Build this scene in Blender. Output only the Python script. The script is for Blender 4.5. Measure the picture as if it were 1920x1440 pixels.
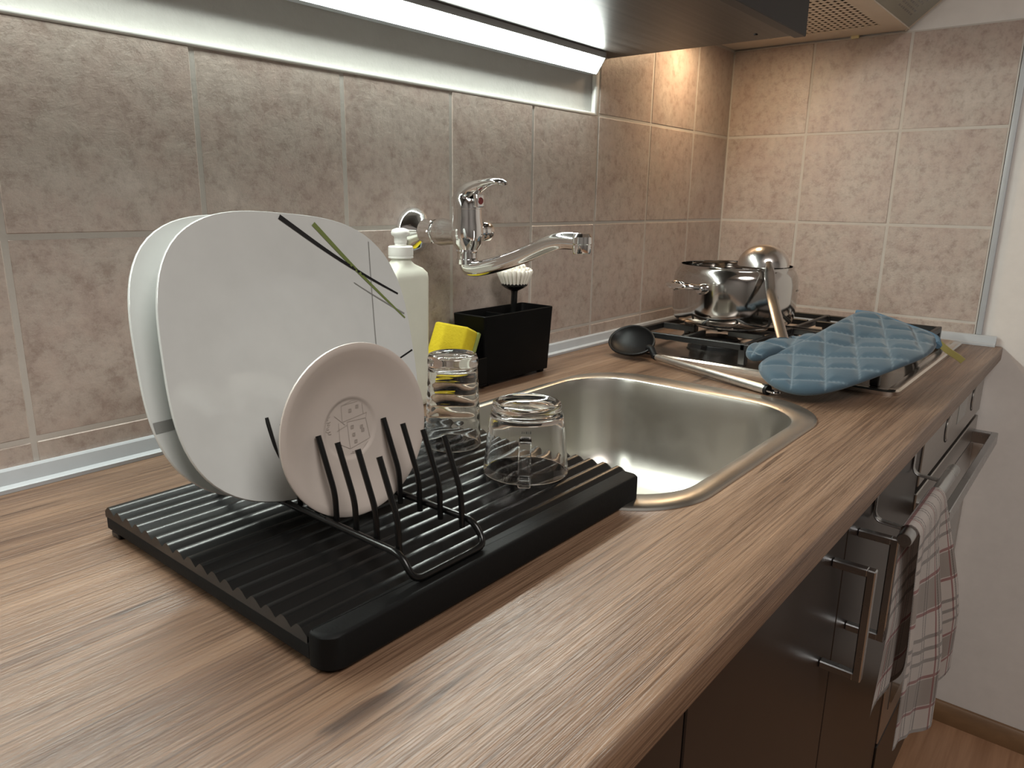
import bpy, bmesh, math, random
from mathutils import Vector, Matrix
random.seed(7)
PI = math.pi
S = bpy.context.scene
C = S.collection
for o in list(bpy.data.objects):
    bpy.data.objects.remove(o)

# ------------------------------------------------------------------ camera, light, exposure
# world: back wall tiles at y=0, right wall tiles at x=0, floor z=0, worktop top z=0.90
cam = bpy.data.cameras.new('camera')
cam.sensor_width = 36.0
cam.lens = 1383.0 / 1920 * 36
cam.clip_start = 0.02
co = bpy.data.objects.new('camera', cam)
C.objects.link(co)
r_ = Vector((0.635541781784471, -0.7719189603869191, 0.015091792517726453))
u_ = Vector((0.17773641363091075, 0.16530154418979742, 0.9700954420870611))
f_ = Vector((0.751329761739705, 0.6138538246876423, -0.24225414555898034))
co.matrix_world = Matrix(((r_.x, u_.x, -f_.x, -1.82565), (r_.y, u_.y, -f_.y, -0.81235), (r_.z, u_.z, -f_.z, 1.18407), (0, 0, 0, 1)))
cam.dof.use_dof = True
cam.dof.focus_distance = 0.85
cam.dof.aperture_fstop = 24.0
S.camera = co
vs = S.view_settings
vs.view_transform = 'Standard'
vs.look = 'None'
vs.gamma = 1.0
vs.use_curve_mapping = False
vs.exposure = 0.0
S.cycles.sample_clamp_indirect = 5.0
S.cycles.blur_glossy = 0.5
LED_STRENGTH = 80.0
HOOD_POWER = 1.15
ROOM_POWER = 34.0
w = bpy.data.worlds.new('world')
S.world = w
w.use_nodes = True
w.node_tree.nodes['Background'].inputs[0].default_value = (0.9, 0.85, 0.8, 1)
w.node_tree.nodes['Background'].inputs[1].default_value = 0.02


def area(name, loc, size, power, color, rot=(0, 0, 0), shape='DISK'):
    l = bpy.data.lights.new(name, 'AREA')
    l.shape = shape
    l.size = size
    l.energy = power
    l.color = color
    o = bpy.data.objects.new(name, l)
    o.location = loc
    o.rotation_euler = rot
    C.objects.link(o)
    return o


area('ceiling_lamp_light', (-1.85, -1.65, 2.44), 1.0, ROOM_POWER, (1.0, 0.95, 0.90))
area('hood_lamp_light', (-0.29, -0.10, 1.535), 0.05, HOOD_POWER, (1.0, 0.70, 0.42))


# ------------------------------------------------------------------ materials
class N:
    def __init__(s, name):
        s.m = bpy.data.materials.new(name)
        s.m.use_nodes = True
        s.t = s.m.node_tree
        s.b = s.t.nodes['Principled BSDF']

    def n(s, typ, **kw):
        x = s.t.nodes.new(typ)
        for k, v in kw.items():
            if k[0] == '_':
                setattr(x, k[1:], v)
        return x

    def l(s, a, b):
        s.t.links.new(a, b)

    def set(s, **kw):
        nm = dict(col='Base Color', rough='Roughness', metal='Metallic', spec='Specular IOR Level', ior='IOR', trans='Transmission Weight',
                  coat='Coat Weight', coatr='Coat Roughness', sss='Subsurface Weight', sheen='Sheen Weight', aniso='Anisotropic')
        for k, v in kw.items():
            i = s.b.inputs[nm[k]]
            i.default_value = (*v, 1) if k == 'col' else v
        return s

    def coords(s, scale=(1, 1, 1), rand=False, src='Object', rot=(0, 0, 0)):
        tc = s.n('ShaderNodeTexCoord')
        mp = s.n('ShaderNodeMapping')
        mp.inputs['Scale'].default_value = scale
        mp.inputs['Rotation'].default_value = rot
        s.l(tc.outputs[src], mp.inputs[0])
        if rand:
            oi = s.n('ShaderNodeObjectInfo')
            ml = s.n('ShaderNodeVectorMath', _operation='SCALE')
            cb = s.n('ShaderNodeCombineXYZ')
            for i in range(3):
                s.l(oi.outputs['Random'], cb.inputs[i])
            ml.inputs['Scale'].default_value = 37.0
            s.l(cb.outputs[0], ml.inputs[0])
            s.l(ml.outputs[0], mp.inputs['Location'])
        return mp.outputs[0]

    def noise(s, vec, scale, detail=4, rough=0.55, dist=0.0):
        x = s.n('ShaderNodeTexNoise')
        x.inputs['Scale'].default_value = scale
        x.inputs['Detail'].default_value = detail
        x.inputs['Roughness'].default_value = rough
        x.inputs['Distortion'].default_value = dist
        s.l(vec, x.inputs['Vector'])
        return x.outputs['Fac']

    def ramp(s, fac, stops):
        x = s.n('ShaderNodeValToRGB')
        e = x.color_ramp.elements
        while len(e) < len(stops):
            e.new(0.5)
        for i, (p, c) in enumerate(stops):
            e[i].position = p
            e[i].color = (*c, 1) if len(c) == 3 else c
        s.l(fac, x.inputs[0])
        return x.outputs[0]

    def mix(s, fac, a, b, mode='MIX'):
        x = s.n('ShaderNodeMix', _data_type='RGBA', _blend_type=mode)
        for sock, v in ((x.inputs[0], fac), (x.inputs[6], a), (x.inputs[7], b)):
            if isinstance(v, (int, float)):
                sock.default_value = v
            elif isinstance(v, tuple):
                sock.default_value = (*v, 1)
            else:
                s.l(v, sock)
        return x.outputs[2]

    def math(s, op, a, b=0.0):
        x = s.n('ShaderNodeMath', _operation=op)
        for i, v in enumerate((a, b)):
            if isinstance(v, (int, float)):
                x.inputs[i].default_value = v
            else:
                s.l(v, x.inputs[i])
        return x.outputs[0]

    def bump(s, h, strength, dist=0.001):
        x = s.n('ShaderNodeBump')
        x.inputs['Strength'].default_value = strength
        x.inputs['Distance'].default_value = dist
        s.l(h, x.inputs['Height'])
        s.l(x.outputs[0], s.b.inputs['Normal'])

    def col(s, c):
        s.l(c, s.b.inputs['Base Color'])
        return s


def plain(name, col, rough=0.4, metal=0.0, bump=None, **kw):
    k = N(name)
    k.set(col=col, rough=rough, metal=metal, **kw)
    v = k.coords()
    f = k.noise(v, 35, 3)
    # small procedural variation of tone
    k.col(k.mix(f, tuple(c * 0.93 for c in col), tuple(min(1, c * 1.07) for c in col)))
    if bump:
        k.bump(k.noise(v, bump[0], 4), bump[1])
    return k.m


def tile_mat():
    k = N('tile_glaze')
    v = k.coords(rand=True)
    big = k.noise(v, 14, 9, 0.68, 0.0)
    fine = k.noise(v, 60, 9, 0.74, 0.0)
    ridg = k.n('ShaderNodeTexNoise')
    ridg.noise_type = 'RIDGED_MULTIFRACTAL'
    ridg.inputs['Scale'].default_value = 16
    ridg.inputs['Detail'].default_value = 7
    k.l(v, ridg.inputs['Vector'])
    base = k.ramp(big, [(0.30, (0.375, 0.295, 0.257)), (0.45, (0.425, 0.345, 0.302)), (0.58, (0.435, 0.370, 0.325)), (0.74, (0.50, 0.430, 0.382))])
    dk = k.ramp(fine, [(0.34, (0.66, 0.61, 0.58)), (0.50, (1, 1, 1)), (0.68, (1.16, 1.16, 1.15))])
    c = k.mix(0.75, base, dk, 'MULTIPLY')
    k.col(c)
    k.set(rough=0.29, spec=0.5)
    h = k.math('ADD', k.math('MULTIPLY', fine, 1.0), k.math('MULTIPLY', ridg.outputs[0], 0.10))
    k.bump(h, 0.6, 0.0018)
    return k.m


def wood_mat():
    k = N('worktop_laminate')
    v = k.coords((1, 1, 1))
    def st(sx, sy, sc, det, rg, di):
        mp = k.n('ShaderNodeMapping')
        mp.inputs['Scale'].default_value = (sx, sy, sy)
        k.l(v, mp.inputs[0])
        return k.noise(mp.outputs[0], sc, det, rg, di)
    broad = st(0.8, 9, 1.6, 5, 0.6, 0.9)
    mid = st(1.3, 38, 2.2, 5, 0.62, 0.5)
    fine = st(2.2, 165, 3.0, 4, 0.7, 0.25)
    pores = st(7, 260, 3.2, 2, 0.5, 0.2)
    c = k.ramp(broad, [(0.28, (0.095, 0.051, 0.031)), (0.44, (0.168, 0.100, 0.062)), (0.58, (0.215, 0.133, 0.084)), (0.74, (0.27, 0.178, 0.122))])
    m2 = k.ramp(mid, [(0.32, (0.80, 0.735, 0.69)), (0.5, (1, 1, 1)), (0.7, (1.15, 1.14, 1.12))])
    c = k.mix(0.8, c, m2, 'MULTIPLY')
    m3 = k.ramp(fine, [(0.38, (0.45, 0.39, 0.35)), (0.52, (1, 1, 1)), (0.72, (1.28, 1.25, 1.2))])
    c = k.mix(0.85, c, m3, 'MULTIPLY')
    fl = k.ramp(st(2.2, 22, 2.6, 3, 0.5, 0.4), [(0.28, (0.30, 0.24, 0.20)), (0.34, (1, 1, 1))])
    c = k.mix(0.85, c, fl, 'MULTIPLY')
    k.col(c)
    k.set(rough=0.38, spec=0.8)
    h = k.math('ADD', fine, k.math('MULTIPLY', pores, 1.0))
    k.bump(h, 0.42, 0.0012)
    return k.m


def streak_mat(name, c0, c1, rough, sx=2, sy=120, bump=0.15, spec=0.5, rot=(0, 0, 0)):
    k = N(name)
    v = k.coords((sx, sy, sy), rot=rot)
    f = k.noise(v, 1.5, 5, 0.65, 0.3)
    k.col(k.ramp(f, [(0.3, c0), (0.7, c1)]))
    k.set(rough=rough, spec=spec)
    k.bump(f, bump, 0.0008)
    return k.m


def metal_mat(name, col, rough, brush=None):
    k = N(name)
    k.set(col=col, metal=1.0, rough=rough)
    if brush:
        v = k.coords(brush)
        f = k.noise(v, 3, 4, 0.6)
        k.l(k.math('ADD', k.math('MULTIPLY', f, 0.16), rough - 0.08), k.b.inputs['Roughness'])
        k.bump(f, 0.025, 0.0003)
    else:
        v = k.coords()
        f = k.noise(v, 20, 3)
        k.l(k.math('ADD', k.math('MULTIPLY', f, rough * 0.5), rough * 0.75), k.b.inputs['Roughness'])
    return k.m


def glass_mat(name, col=(1, 1, 1), rough=0.0, ior=1.5):
    k = N(name)
    k.set(col=col, rough=rough, ior=ior, trans=1.0)
    return k.m


def emit_mat(name, col, strength):
    k = N(name)
    k.set(col=(0.8, 0.8, 0.8))
    k.b.inputs['Emission Color'].default_value = (*col, 1)
    k.b.inputs['Emission Strength'].default_value = strength
    return k.m


def towel_mat():
    k = N('plaid_cotton')
    uv = k.n('ShaderNodeUVMap')
    sp = k.n('ShaderNodeSeparateXYZ')
    k.l(uv.outputs[0], sp.inputs[0])
    U, V = sp.outputs[0], sp.outputs[1]      # metres across / along the cloth
    def stripe(x, period, off, wdt):
        m = k.math('FRACT', k.math('DIVIDE', k.math('ADD', x, off + 10 * period), period))
        d = k.math('ABSOLUTE', k.math('SUBTRACT', m, 0.5))
        return k.math('LESS_THAN', d, wdt / period / 2)
    dash = k.math('GREATER_THAN', k.math('SINE', k.math('MULTIPLY', k.math('ADD', U, V), 1500.0)), -0.25)
    c = k.mix(0.0, (0.68, 0.62, 0.58), (0.5, 0.5, 0.5))
    band = stripe(V, 0.16, 0.02, 0.045)
    c = k.mix(k.math('MULTIPLY', band, 0.62), c, (0.27, 0.215, 0.18))
    red = k.math('MAXIMUM', stripe(V, 0.16, 0.047, 0.005), stripe(V, 0.16, -0.007, 0.005))
    red = k.math('MAXIMUM', red, k.math('MULTIPLY', stripe(U, 0.16, 0.030, 0.005), 1.0))
    c = k.mix(k.math('MULTIPLY', red, 0.72), c, (0.30, 0.055, 0.055))
    blk = k.math('MAXIMUM', stripe(V, 0.16, 0.075, 0.006), stripe(V, 0.16, 0.094, 0.006))
    blk = k.math('MAXIMUM', blk, stripe(V, 0.16, 0.113, 0.006))
    for off in (0.0, 0.018, 0.078, 0.096):
        blk = k.math('MAXIMUM', blk, stripe(U, 0.16, off, 0.006))
    c = k.mix(k.math('MULTIPLY', k.math('MULTIPLY', blk, dash), 0.85), c, (0.03, 0.022, 0.022))
    k.col(c)
    k.set(rough=0.95, spec=0.1, sheen=0.2)
    k.bump(k.math('SINE', k.math('MULTIPLY', k.math('ADD', U, V), 2200.0)), 0.25, 0.0006)
    return k.m


def mitt_mat():
    k = N('quilted_cotton_blue')
    v = k.coords()
    f = k.noise(v, 9, 4)
    g = k.noise(v, 260, 2)
    c = k.ramp(f, [(0.3, (0.040, 0.066, 0.090)), (0.7, (0.060, 0.094, 0.122))])
    at = k.n('ShaderNodeAttribute', _attribute_name='stitch')
    c = k.mix(k.math('MULTIPLY', at.outputs['Fac'], 0.62), c, (0.16, 0.21, 0.245))
    k.col(c)
    k.set(rough=0.92, spec=0.15, sheen=0.25)
    k.bump(g, 0.3, 0.0006)
    return k.m


MT = dict(
    tile=tile_mat(), wood=wood_mat(),
    plaster=plain('plaster_paint', (0.50, 0.49, 0.465), 0.8, bump=(120, 0.55)),
    wallpaint=plain('grey_wall_paint', (0.70, 0.665, 0.63), 0.75, bump=(90, 0.25)),
    roomwall=plain('room_wall_paint', (0.20, 0.19, 0.18), 0.8),
    ceiling=plain('ceiling_paint', (0.75, 0.73, 0.70), 0.85),
    grout=plain('grout', (0.50, 0.47, 0.43), 0.8, bump=(200, 0.2)),
    caulk=plain('white_caulk', (0.78, 0.78, 0.75), 0.6),
    floor=streak_mat('laminate_floor', (0.27, 0.14, 0.075), (0.40, 0.225, 0.13), 0.4, 2, 40, 0.1),
    skirt=streak_mat('skirting_wood', (0.14, 0.075, 0.035), (0.24, 0.135, 0.065), 0.4, 30, 3, 0.1),
    trim=plain('grey_plastic_trim', (0.42, 0.44, 0.46), 0.38),
    cabwood=streak_mat('dark_streaked_laminate', (0.011, 0.009, 0.008), (0.052, 0.044, 0.039), 0.36, 1.4, 110, 0.12, 0.3),
    cabdark=plain('dark_door_edge', (0.012, 0.011, 0.012), 0.45),
    door=plain('dark_brown_gloss', (0.011, 0.008, 0.007), 0.30, spec=0.32),
    kick=plain('dark_plinth', (0.03, 0.022, 0.018), 0.4),
    bplastic=plain('black_plastic', (0.007, 0.007, 0.007), 0.27, spec=0.4, bump=(300, 0.05)),
    bgrain=plain('black_grained_plastic', (0.005, 0.005, 0.005), 0.55, spec=0.13, bump=(500, 0.15)),
    bmatte=plain('black_matte_plastic', (0.004, 0.004, 0.0042), 0.5, spec=0.1),
    bwire=plain('black_coated_wire', (0.005, 0.005, 0.005), 0.25, spec=0.35),
    nylon=plain('black_nylon', (0.005, 0.0052, 0.0055), 0.45, spec=0.25),
    porcelain=plain('white_porcelain', (0.545, 0.56, 0.548), 0.10, spec=0.55),
    saucer=plain('cream_porcelain', (0.47, 0.415, 0.375), 0.28),
    inkblack=plain('black_glaze_print', (0.012, 0.012, 0.013), 0.2),
    inkgreen=plain('green_glaze_print', (0.15, 0.19, 0.06), 0.2),
    inkgrey=plain('grey_glaze_print', (0.22, 0.22, 0.21), 0.2),
    inkfaint=plain('faint_grey_print', (0.36, 0.315, 0.28), 0.35),
    chrome=metal_mat('chrome', (0.86, 0.86, 0.86), 0.05),
    steel=metal_mat('polished_steel', (0.60, 0.58, 0.56), 0.10),
    softsteel=metal_mat('satin_steel', (0.74, 0.72, 0.70), 0.22),
    brushed=metal_mat('brushed_steel', (0.62, 0.60, 0.56), 0.30, (3, 90, 90)),
    sinksteel=metal_mat('sink_steel', (0.54, 0.52, 0.48), 0.31),
    handle=metal_mat('nickel_handle', (0.44, 0.45, 0.46), 0.28),
    ovensteel=metal_mat('oven_steel', (0.42, 0.40, 0.38), 0.34, (3, 120, 120)),
    hobsteel=metal_mat('hob_steel', (0.68, 0.60, 0.53), 0.20),
    glass=glass_mat('clear_glass'),
    ovenglass=plain('oven_black_glass', (0.05, 0.048, 0.046), 0.10, spec=0.7),
    iron=plain('cast_iron_black', (0.010, 0.010, 0.010), 0.42),
    bottle=plain('translucent_white_plastic', (0.66, 0.67, 0.58), 0.35, sss=0.0),
    bottlecap=plain('frosted_pump_plastic', (0.74, 0.74, 0.70), 0.3),
    sponge=plain('yellow_sponge_foam', (0.60, 0.47, 0.015), 0.95, bump=(180, 0.9)),
    scour=plain('green_scouring_pad', (0.30, 0.36, 0.10), 0.95, bump=(220, 0.9)),
    bristle=plain('white_bristle', (0.80, 0.76, 0.68), 0.6),
    hoodwhite=plain('ivory_enamel', (0.62, 0.54, 0.44), 0.35),
    visor=plain('grey_green_plastic', (0.30, 0.30, 0.25), 0.30),
    dark=plain('dark_void', (0.03, 0.022, 0.016), 0.8),
    tag=plain('yellow_tag', (0.40, 0.36, 0.12), 0.8),
    red=plain('red_mark', (0.16, 0.012, 0.012), 0.3),
    display=plain('display_glass', (0.16, 0.165, 0.15), 0.12),
    clip=plain('pale_yellow_clip', (0.62, 0.56, 0.32), 0.5),
    towel=towel_mat(), mitt=mitt_mat(),
    mittbind=plain('blue_binding', (0.07, 0.13, 0.19), 0.9),
    led=emit_mat('led_diffuser', (0.93, 1.0, 0.93), LED_STRENGTH),
    lamp=emit_mat('warm_lamp_lens', (1.0, 0.72, 0.42), 6.0),
    ceillamp=emit_mat('ceiling_lamp_shade', (1.0, 0.88, 0.76), 6.0),
)

# ------------------------------------------------------------------ mesh helpers
F = {}


def new():
    return bmesh.new()


def box(bm, x0, x1, y0, y1, z0, z1, bev=0.0, seg=1, mat=None):
    r = bmesh.ops.create_cube(bm, size=1.0)
    vs_ = r['verts']
    bmesh.ops.scale(bm, vec=(x1 - x0, y1 - y0, z1 - z0), verts=vs_)
    bmesh.ops.translate(bm, vec=((x0 + x1) / 2, (y0 + y1) / 2, (z0 + z1) / 2), verts=vs_)
    if mat is not None:
        bmesh.ops.transform(bm, matrix=mat, verts=vs_)
    if bev:
        es = list({e for v in vs_ for e in v.link_edges})
        bmesh.ops.bevel(bm, geom=es, offset=bev, segments=seg, affect='EDGES', profile=0.5)
    return bm


def loft(bm, rings, close=True, cap0=False, cap1=False):
    R = [[bm.verts.new(p) for p in r] for r in rings]
    n = len(R[0])
    for a, b in zip(R[:-1], R[1:]):
        for i in range(n if close else n - 1):
            j = (i + 1) % n
            bm.faces.new((a[i], a[j], b[j], b[i]))
    if cap0:
        bm.faces.new(R[0][::-1])
    if cap1:
        bm.faces.new(R[-1])
    return R


def tube(bm, pts, r, seg=8, caps=True, closed=False, flat=None):
    """round (or flat=(w,t) rectangular) bar along a polyline"""
    P = [Vector(p) for p in pts]
    n = len(P)
    rad = r if isinstance(r, (list, tuple)) else [r] * n
    T = []
    for i in range(n):
        if closed:
            t = (P[(i + 1) % n] - P[i - 1])
        else:
            t = P[min(i + 1, n - 1)] - P[max(i - 1, 0)]
        T.append(t.normalized())
    up = Vector((0, 0, 1)) if abs(T[0].z) < 0.9 else Vector((0, 1, 0))
    nrm = (up - T[0] * up.dot(T[0])).normalized()
    rings = []
    for i in range(n):
        nrm = (nrm - T[i] * nrm.dot(T[i]))
        nrm = nrm.normalized()
        bn = T[i].cross(nrm)
        if flat:
            a, b = flat[0] / 2, flat[1] / 2
            c = min(a, b) * 0.35
            loop = [(a, b - c), (a - c, b), (-a + c, b), (-a, b - c), (-a, -b + c), (-a + c, -b), (a - c, -b), (a, -b + c)]
            rings.append([P[i] + bn * x + nrm * y for x, y in loop])
        else:
            rings.append([P[i] + (nrm * math.cos(2 * PI * k / seg) + bn * math.sin(2 * PI * k / seg)) * rad[i] for k in range(seg)])
    if closed:
        rings.append(rings[0])
        V = [[bm.verts.new(p) for p in rr] for rr in rings[:-1]]
        V.append(V[0])
        m = len(V[0])
        for a, b in zip(V[:-1], V[1:]):
            for i in range(m):
                j = (i + 1) % m
                bm.faces.new((a[i], a[j], b[j], b[i]))
    else:
        loft(bm, rings, True, caps, caps)
    return bm


def lathe(bm, prof, c=(0, 0, 0), axis='z', seg=48, mat=None):
    """profile of (radius, height); zero radius closes the end"""
    rows = []
    M = mat or Matrix.Identity(4)
    c = Vector(c)
    for r, z in prof:
        if r < 1e-6:
            rows.append([bm.verts.new(M @ Vector((0, 0, z)) + c)])
        else:
            rows.append([bm.verts.new(M @ Vector((r * math.cos(2 * PI * i / seg), r * math.sin(2 * PI * i / seg), z)) + c) for i in range(seg)])
    for a, b in zip(rows[:-1], rows[1:]):
        for i in range(seg):
            j = (i + 1) % seg
            if len(a) == 1 and len(b) == 1:
                continue
            if len(a) == 1:
                bm.faces.new((a[0], b[j], b[i]))
            elif len(b) == 1:
                bm.faces.new((a[i], a[j], b[0]))
            else:
                bm.faces.new((a[i], a[j], b[j], b[i]))
    bmesh.ops.remove_doubles(bm, verts=[v for r in rows for v in r], dist=1e-6)
    return bm


AX_Y = Matrix.Rotation(PI / 2, 4, 'X')      # local z -> -y
AX_X = Matrix.Rotation(PI / 2, 4, 'Y')      # local z -> +x


def smoothpath(pts, it=2, closed=False):
    P = [Vector(p) for p in pts]
    for _ in range(it):
        Q = []
        n = len(P)
        if not closed:
            Q.append(P[0])
        for i in range(n if closed else n - 1):
            a, b = P[i], P[(i + 1) % n]
            if not closed and i == 0 and n > 2:
                Q.append(a * 0.25 + b * 0.75)
            elif not closed and i == n - 2:
                Q.append(a * 0.75 + b * 0.25)
            else:
                Q += [a * 0.75 + b * 0.25, a * 0.25 + b * 0.75]
        if not closed:
            Q.append(P[-1])
        P = Q
    return P


def bend(pts, r, n=5):
    """polyline with its inner corners rounded by arcs of about radius r"""
    P = [Vector(p) for p in pts]
    out = [P[0]]
    for i in range(1, len(P) - 1):
        a, b, c = P[i - 1], P[i], P[i + 1]
        d = min(r, (a - b).length * 0.45, (c - b).length * 0.45)
        p0 = b + (a - b).normalized() * d
        p1 = b + (c - b).normalized() * d
        for k in range(n + 1):
            t = k / n
            out.append(p0 * (1 - t) ** 2 + b * 2 * t * (1 - t) + p1 * t * t)
    out.append(P[-1])
    return out


def rrect(x0, x1, y0, y1, r, n=8, z=0.0):
    pts = []
    rr = r if isinstance(r, (list, tuple)) else [r] * 4
    for (cx, cy, a0, q) in ((x1 - rr[0], y1 - rr[0], 0, rr[0]), (x0 + rr[1], y1 - rr[1], PI / 2, rr[1]), (x0 + rr[2], y0 + rr[2], PI, rr[2]), (x1 - rr[3], y0 + rr[3], 1.5 * PI, rr[3])):
        for k in range(n + 1):
            a = a0 + PI / 2 * k / n
            pts.append(Vector((cx + q * math.cos(a), cy + q * math.sin(a), z)))
    return pts


def add(name, bm, mat, parent=None, smooth=35, kind=None, label=None, uv=False):
    me = bpy.data.meshes.new(name)
    bmesh.ops.recalc_face_normals(bm, faces=bm.faces)
    lo = Vector((min(v.co.x for v in bm.verts), min(v.co.y for v in bm.verts), min(v.co.z for v in bm.verts)))
    hi = Vector((max(v.co.x for v in bm.verts), max(v.co.y for v in bm.verts), max(v.co.z for v in bm.verts)))
    c = (lo + hi) / 2
    bmesh.ops.translate(bm, vec=-c, verts=bm.verts)
    bm.to_mesh(me)
    bm.free()
    if smooth:
        for p in me.polygons:
            p.use_smooth = True
        me.set_sharp_from_angle(angle=math.radians(smooth))
    me.materials.append(MT[mat])
    o = bpy.data.objects.new(name, me)
    C.objects.link(o)
    F[o] = c
    if parent:
        o.parent = parent
        o.location = c - F[parent]
    else:
        o.location = c
    if kind:
        o['kind'] = kind
    if label:
        o['label'] = label
    return o


def share(name, src, loc, parent):
    o = bpy.data.objects.new(name, src.data)
    C.objects.link(o)
    F[o] = Vector(loc)
    o.parent = parent
    o.location = F[o] - F[parent]
    return o


def thing(name, label, cat, loc=(0, 0, 0), group=None, local=False, rot=None):
    o = bpy.data.objects.new(name, None)
    o.empty_display_size = 0.02
    C.objects.link(o)
    o.location = loc
    if rot:
        o.rotation_euler = rot
    F[o] = Vector((0, 0, 0)) if local else Vector(loc)
    return tag(o, label, cat, group)


def tag(o, label, cat, group=None):
    o['label'] = label
    o['category'] = cat
    if group:
        o['group'] = group
    return o


# ------------------------------------------------------------------ room
Z = 0.90
PX, HT = 0.20, 0.1986          # tile pitch across and up
ROW = 1.143                    # a joint line; the others lie HT apart
J = 0.0048

wb = add('wall_back', box(new(), -3.0, 0.02, 0.009, 0.15, 0, 2.5), 'plaster', kind='structure', smooth=0)
wr = add('wall_right', box(new(), 0.009, 0.15, -2.8, 0.15, 0, 2.5), 'wallpaint', kind='structure', smooth=0)
add('wall_left', box(new(), -3.15, -3.0, -2.8, 0.15, 0, 2.5), 'roomwall', kind='structure', smooth=0)
add('wall_front', box(new(), -3.15, 0.15, -2.95, -2.8, 0, 2.5), 'roomwall', kind='structure', smooth=0)
add('floor', box(new(), -3.15, 0.15, -2.95, 0.15, -0.1, 0), 'floor', kind='structure', smooth=0)
add('ceiling', box(new(), -3.15, 0.15, -2.95, 0.15, 2.5, 2.6), 'ceiling', kind='structure', smooth=0)

_tiles = {}


def tile(parent, wall, a0, a1, z0, z1):
    """one glazed tile, its face in the plane y=0 or x=0; a runs along the wall"""
    a0, a1, z0, z1 = a0 + J / 2, a1 - J / 2, z0 + J / 2, z1 - J / 2
    key = (wall, round(a1 - a0, 4), round(z1 - z0, 4))
    if wall == 'b':
        c = ((a0 + a1) / 2, 0.004, (z0 + z1) / 2)
    else:
        c = (0.004, (a0 + a1) / 2, (z0 + z1) / 2)
    off = random.uniform(-0.0004, 0.0004)
    c = (c[0], c[1] + off, c[2]) if wall == 'b' else (c[0] + off, c[1], c[2])
    if key not in _tiles:
        h = 0.004
        bm = new()
        W, H = (a1 - a0) / 2, (z1 - z0) / 2
        if wall == 'b':
            box(bm, -W, W, -h, h, -H, H, 0.0012, 1)
        else:
            box(bm, -h, h, -W, W, -H, H, 0.0012, 1)
        o = add('tile', bm, 'tile', parent, smooth=30)
        F[o] = Vector(c)
        o.location = F[o] - F[parent]
        _tiles[key] = o
        return o
    return share('tile', _tiles[key], c, parent)


colx = [0.0] + [-(0.1854 + PX * k) for k in range(14)]
rows_low = [0.905, ROW - HT, ROW, ROW + HT]
for i in range(len(colx) - 1):
    for z0, z1 in zip(rows_low[:-1], rows_low[1:]):
        tile(wb, 'b', max(colx[i + 1], -2.995), colx[i], z0, z1)
for i in range(3):
    tile(wb, 'b', colx[i + 1], colx[i], ROW + HT, ROW + 2 * HT)
    tile(wb, 'b', colx[i + 1], colx[i], ROW + 2 * HT, ROW + 3 * HT)
coly = [0.0, -0.1913, -0.3913, -0.5913]
for i in range(3):
    for z0, z1 in zip([0.905, ROW - HT, ROW, ROW + HT], [ROW - HT, ROW, ROW + HT, ROW + 2 * HT]):
        tile(wr, 'r', coly[i + 1], coly[i], z0, z1)
bm = new()
box(bm, -2.99, 0.009, 0.0007, 0.010, 0.88, ROW + HT)
box(bm, colx[3], 0.009, 0.0007, 0.010, ROW + HT, ROW + 3 * HT)
add('grout_bed', bm, 'grout', wb, smooth=0)
add('grout_bed', box(new(), 0.0007, 0.010, -0.5913, 0.009, 0.88, ROW + 2 * HT), 'grout', wr, smooth=0)
# white caulk on the ledge of the top tile row and down the end of the taller tiling
add('caulk_bead', box(new(), -2.99, colx[3] - 0.012, -0.0008, 0.009, ROW + HT - 0.0025, ROW + HT + 0.0035, 0.0015, 2), 'caulk', wb)
add('caulk_bead', box(new(), colx[3] - 0.014, colx[3] - 0.001, 0.000, 0.009, ROW + HT - 0.002, ROW + HT + 0.104, 0.002, 2), 'caulk', wb)


def worktop_trim(name, pts):
    bm = new()
    rings = []
    prof = [(0, 0.0), (0.0145, 0.0), (0.0145, 0.004), (0.0125, 0.0055), (0.0085, 0.0065), (0.0055, 0.0195), (0.004, 0.0212), (0, 0.0212)]
    for (x, y, dx, dy) in pts:
        rings.append([Vector((x + dx * a, y + dy * a, Z + 0.0003 + b)) for a, b in prof])
    loft(bm, rings, True, True, True)
    return add(name, bm, 'trim', kind='structure', smooth=25)


worktop_trim('trim_1', [(-2.95, 0, 0, -1), (0.0, 0, -1, -1)])
worktop_trim('trim_2', [(0.0, 0, -1, -1), (0.0, -0.632, -1, 0)])
add('trim_3', box(new(), -0.0015, 0.010, -0.6035, -0.5925, Z + 0.0215, ROW + 2 * HT + 0.004, 0.0015, 2), 'trim', kind='structure')
bm = new()
loft(bm, [[Vector((0.009, y, 0)), Vector((-0.012, y, 0)), Vector((-0.012, y, 0.012)), Vector((-0.008, y, 0.026)), Vector((-0.003, y, 0.040)), Vector((0.001, y, 0.045)), Vector((0.009, y, 0.045))] for y in (-2.79, -0.53)], True, True, True)
add('baseboard_right', bm, 'skirt', kind='structure', smooth=30)

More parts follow.
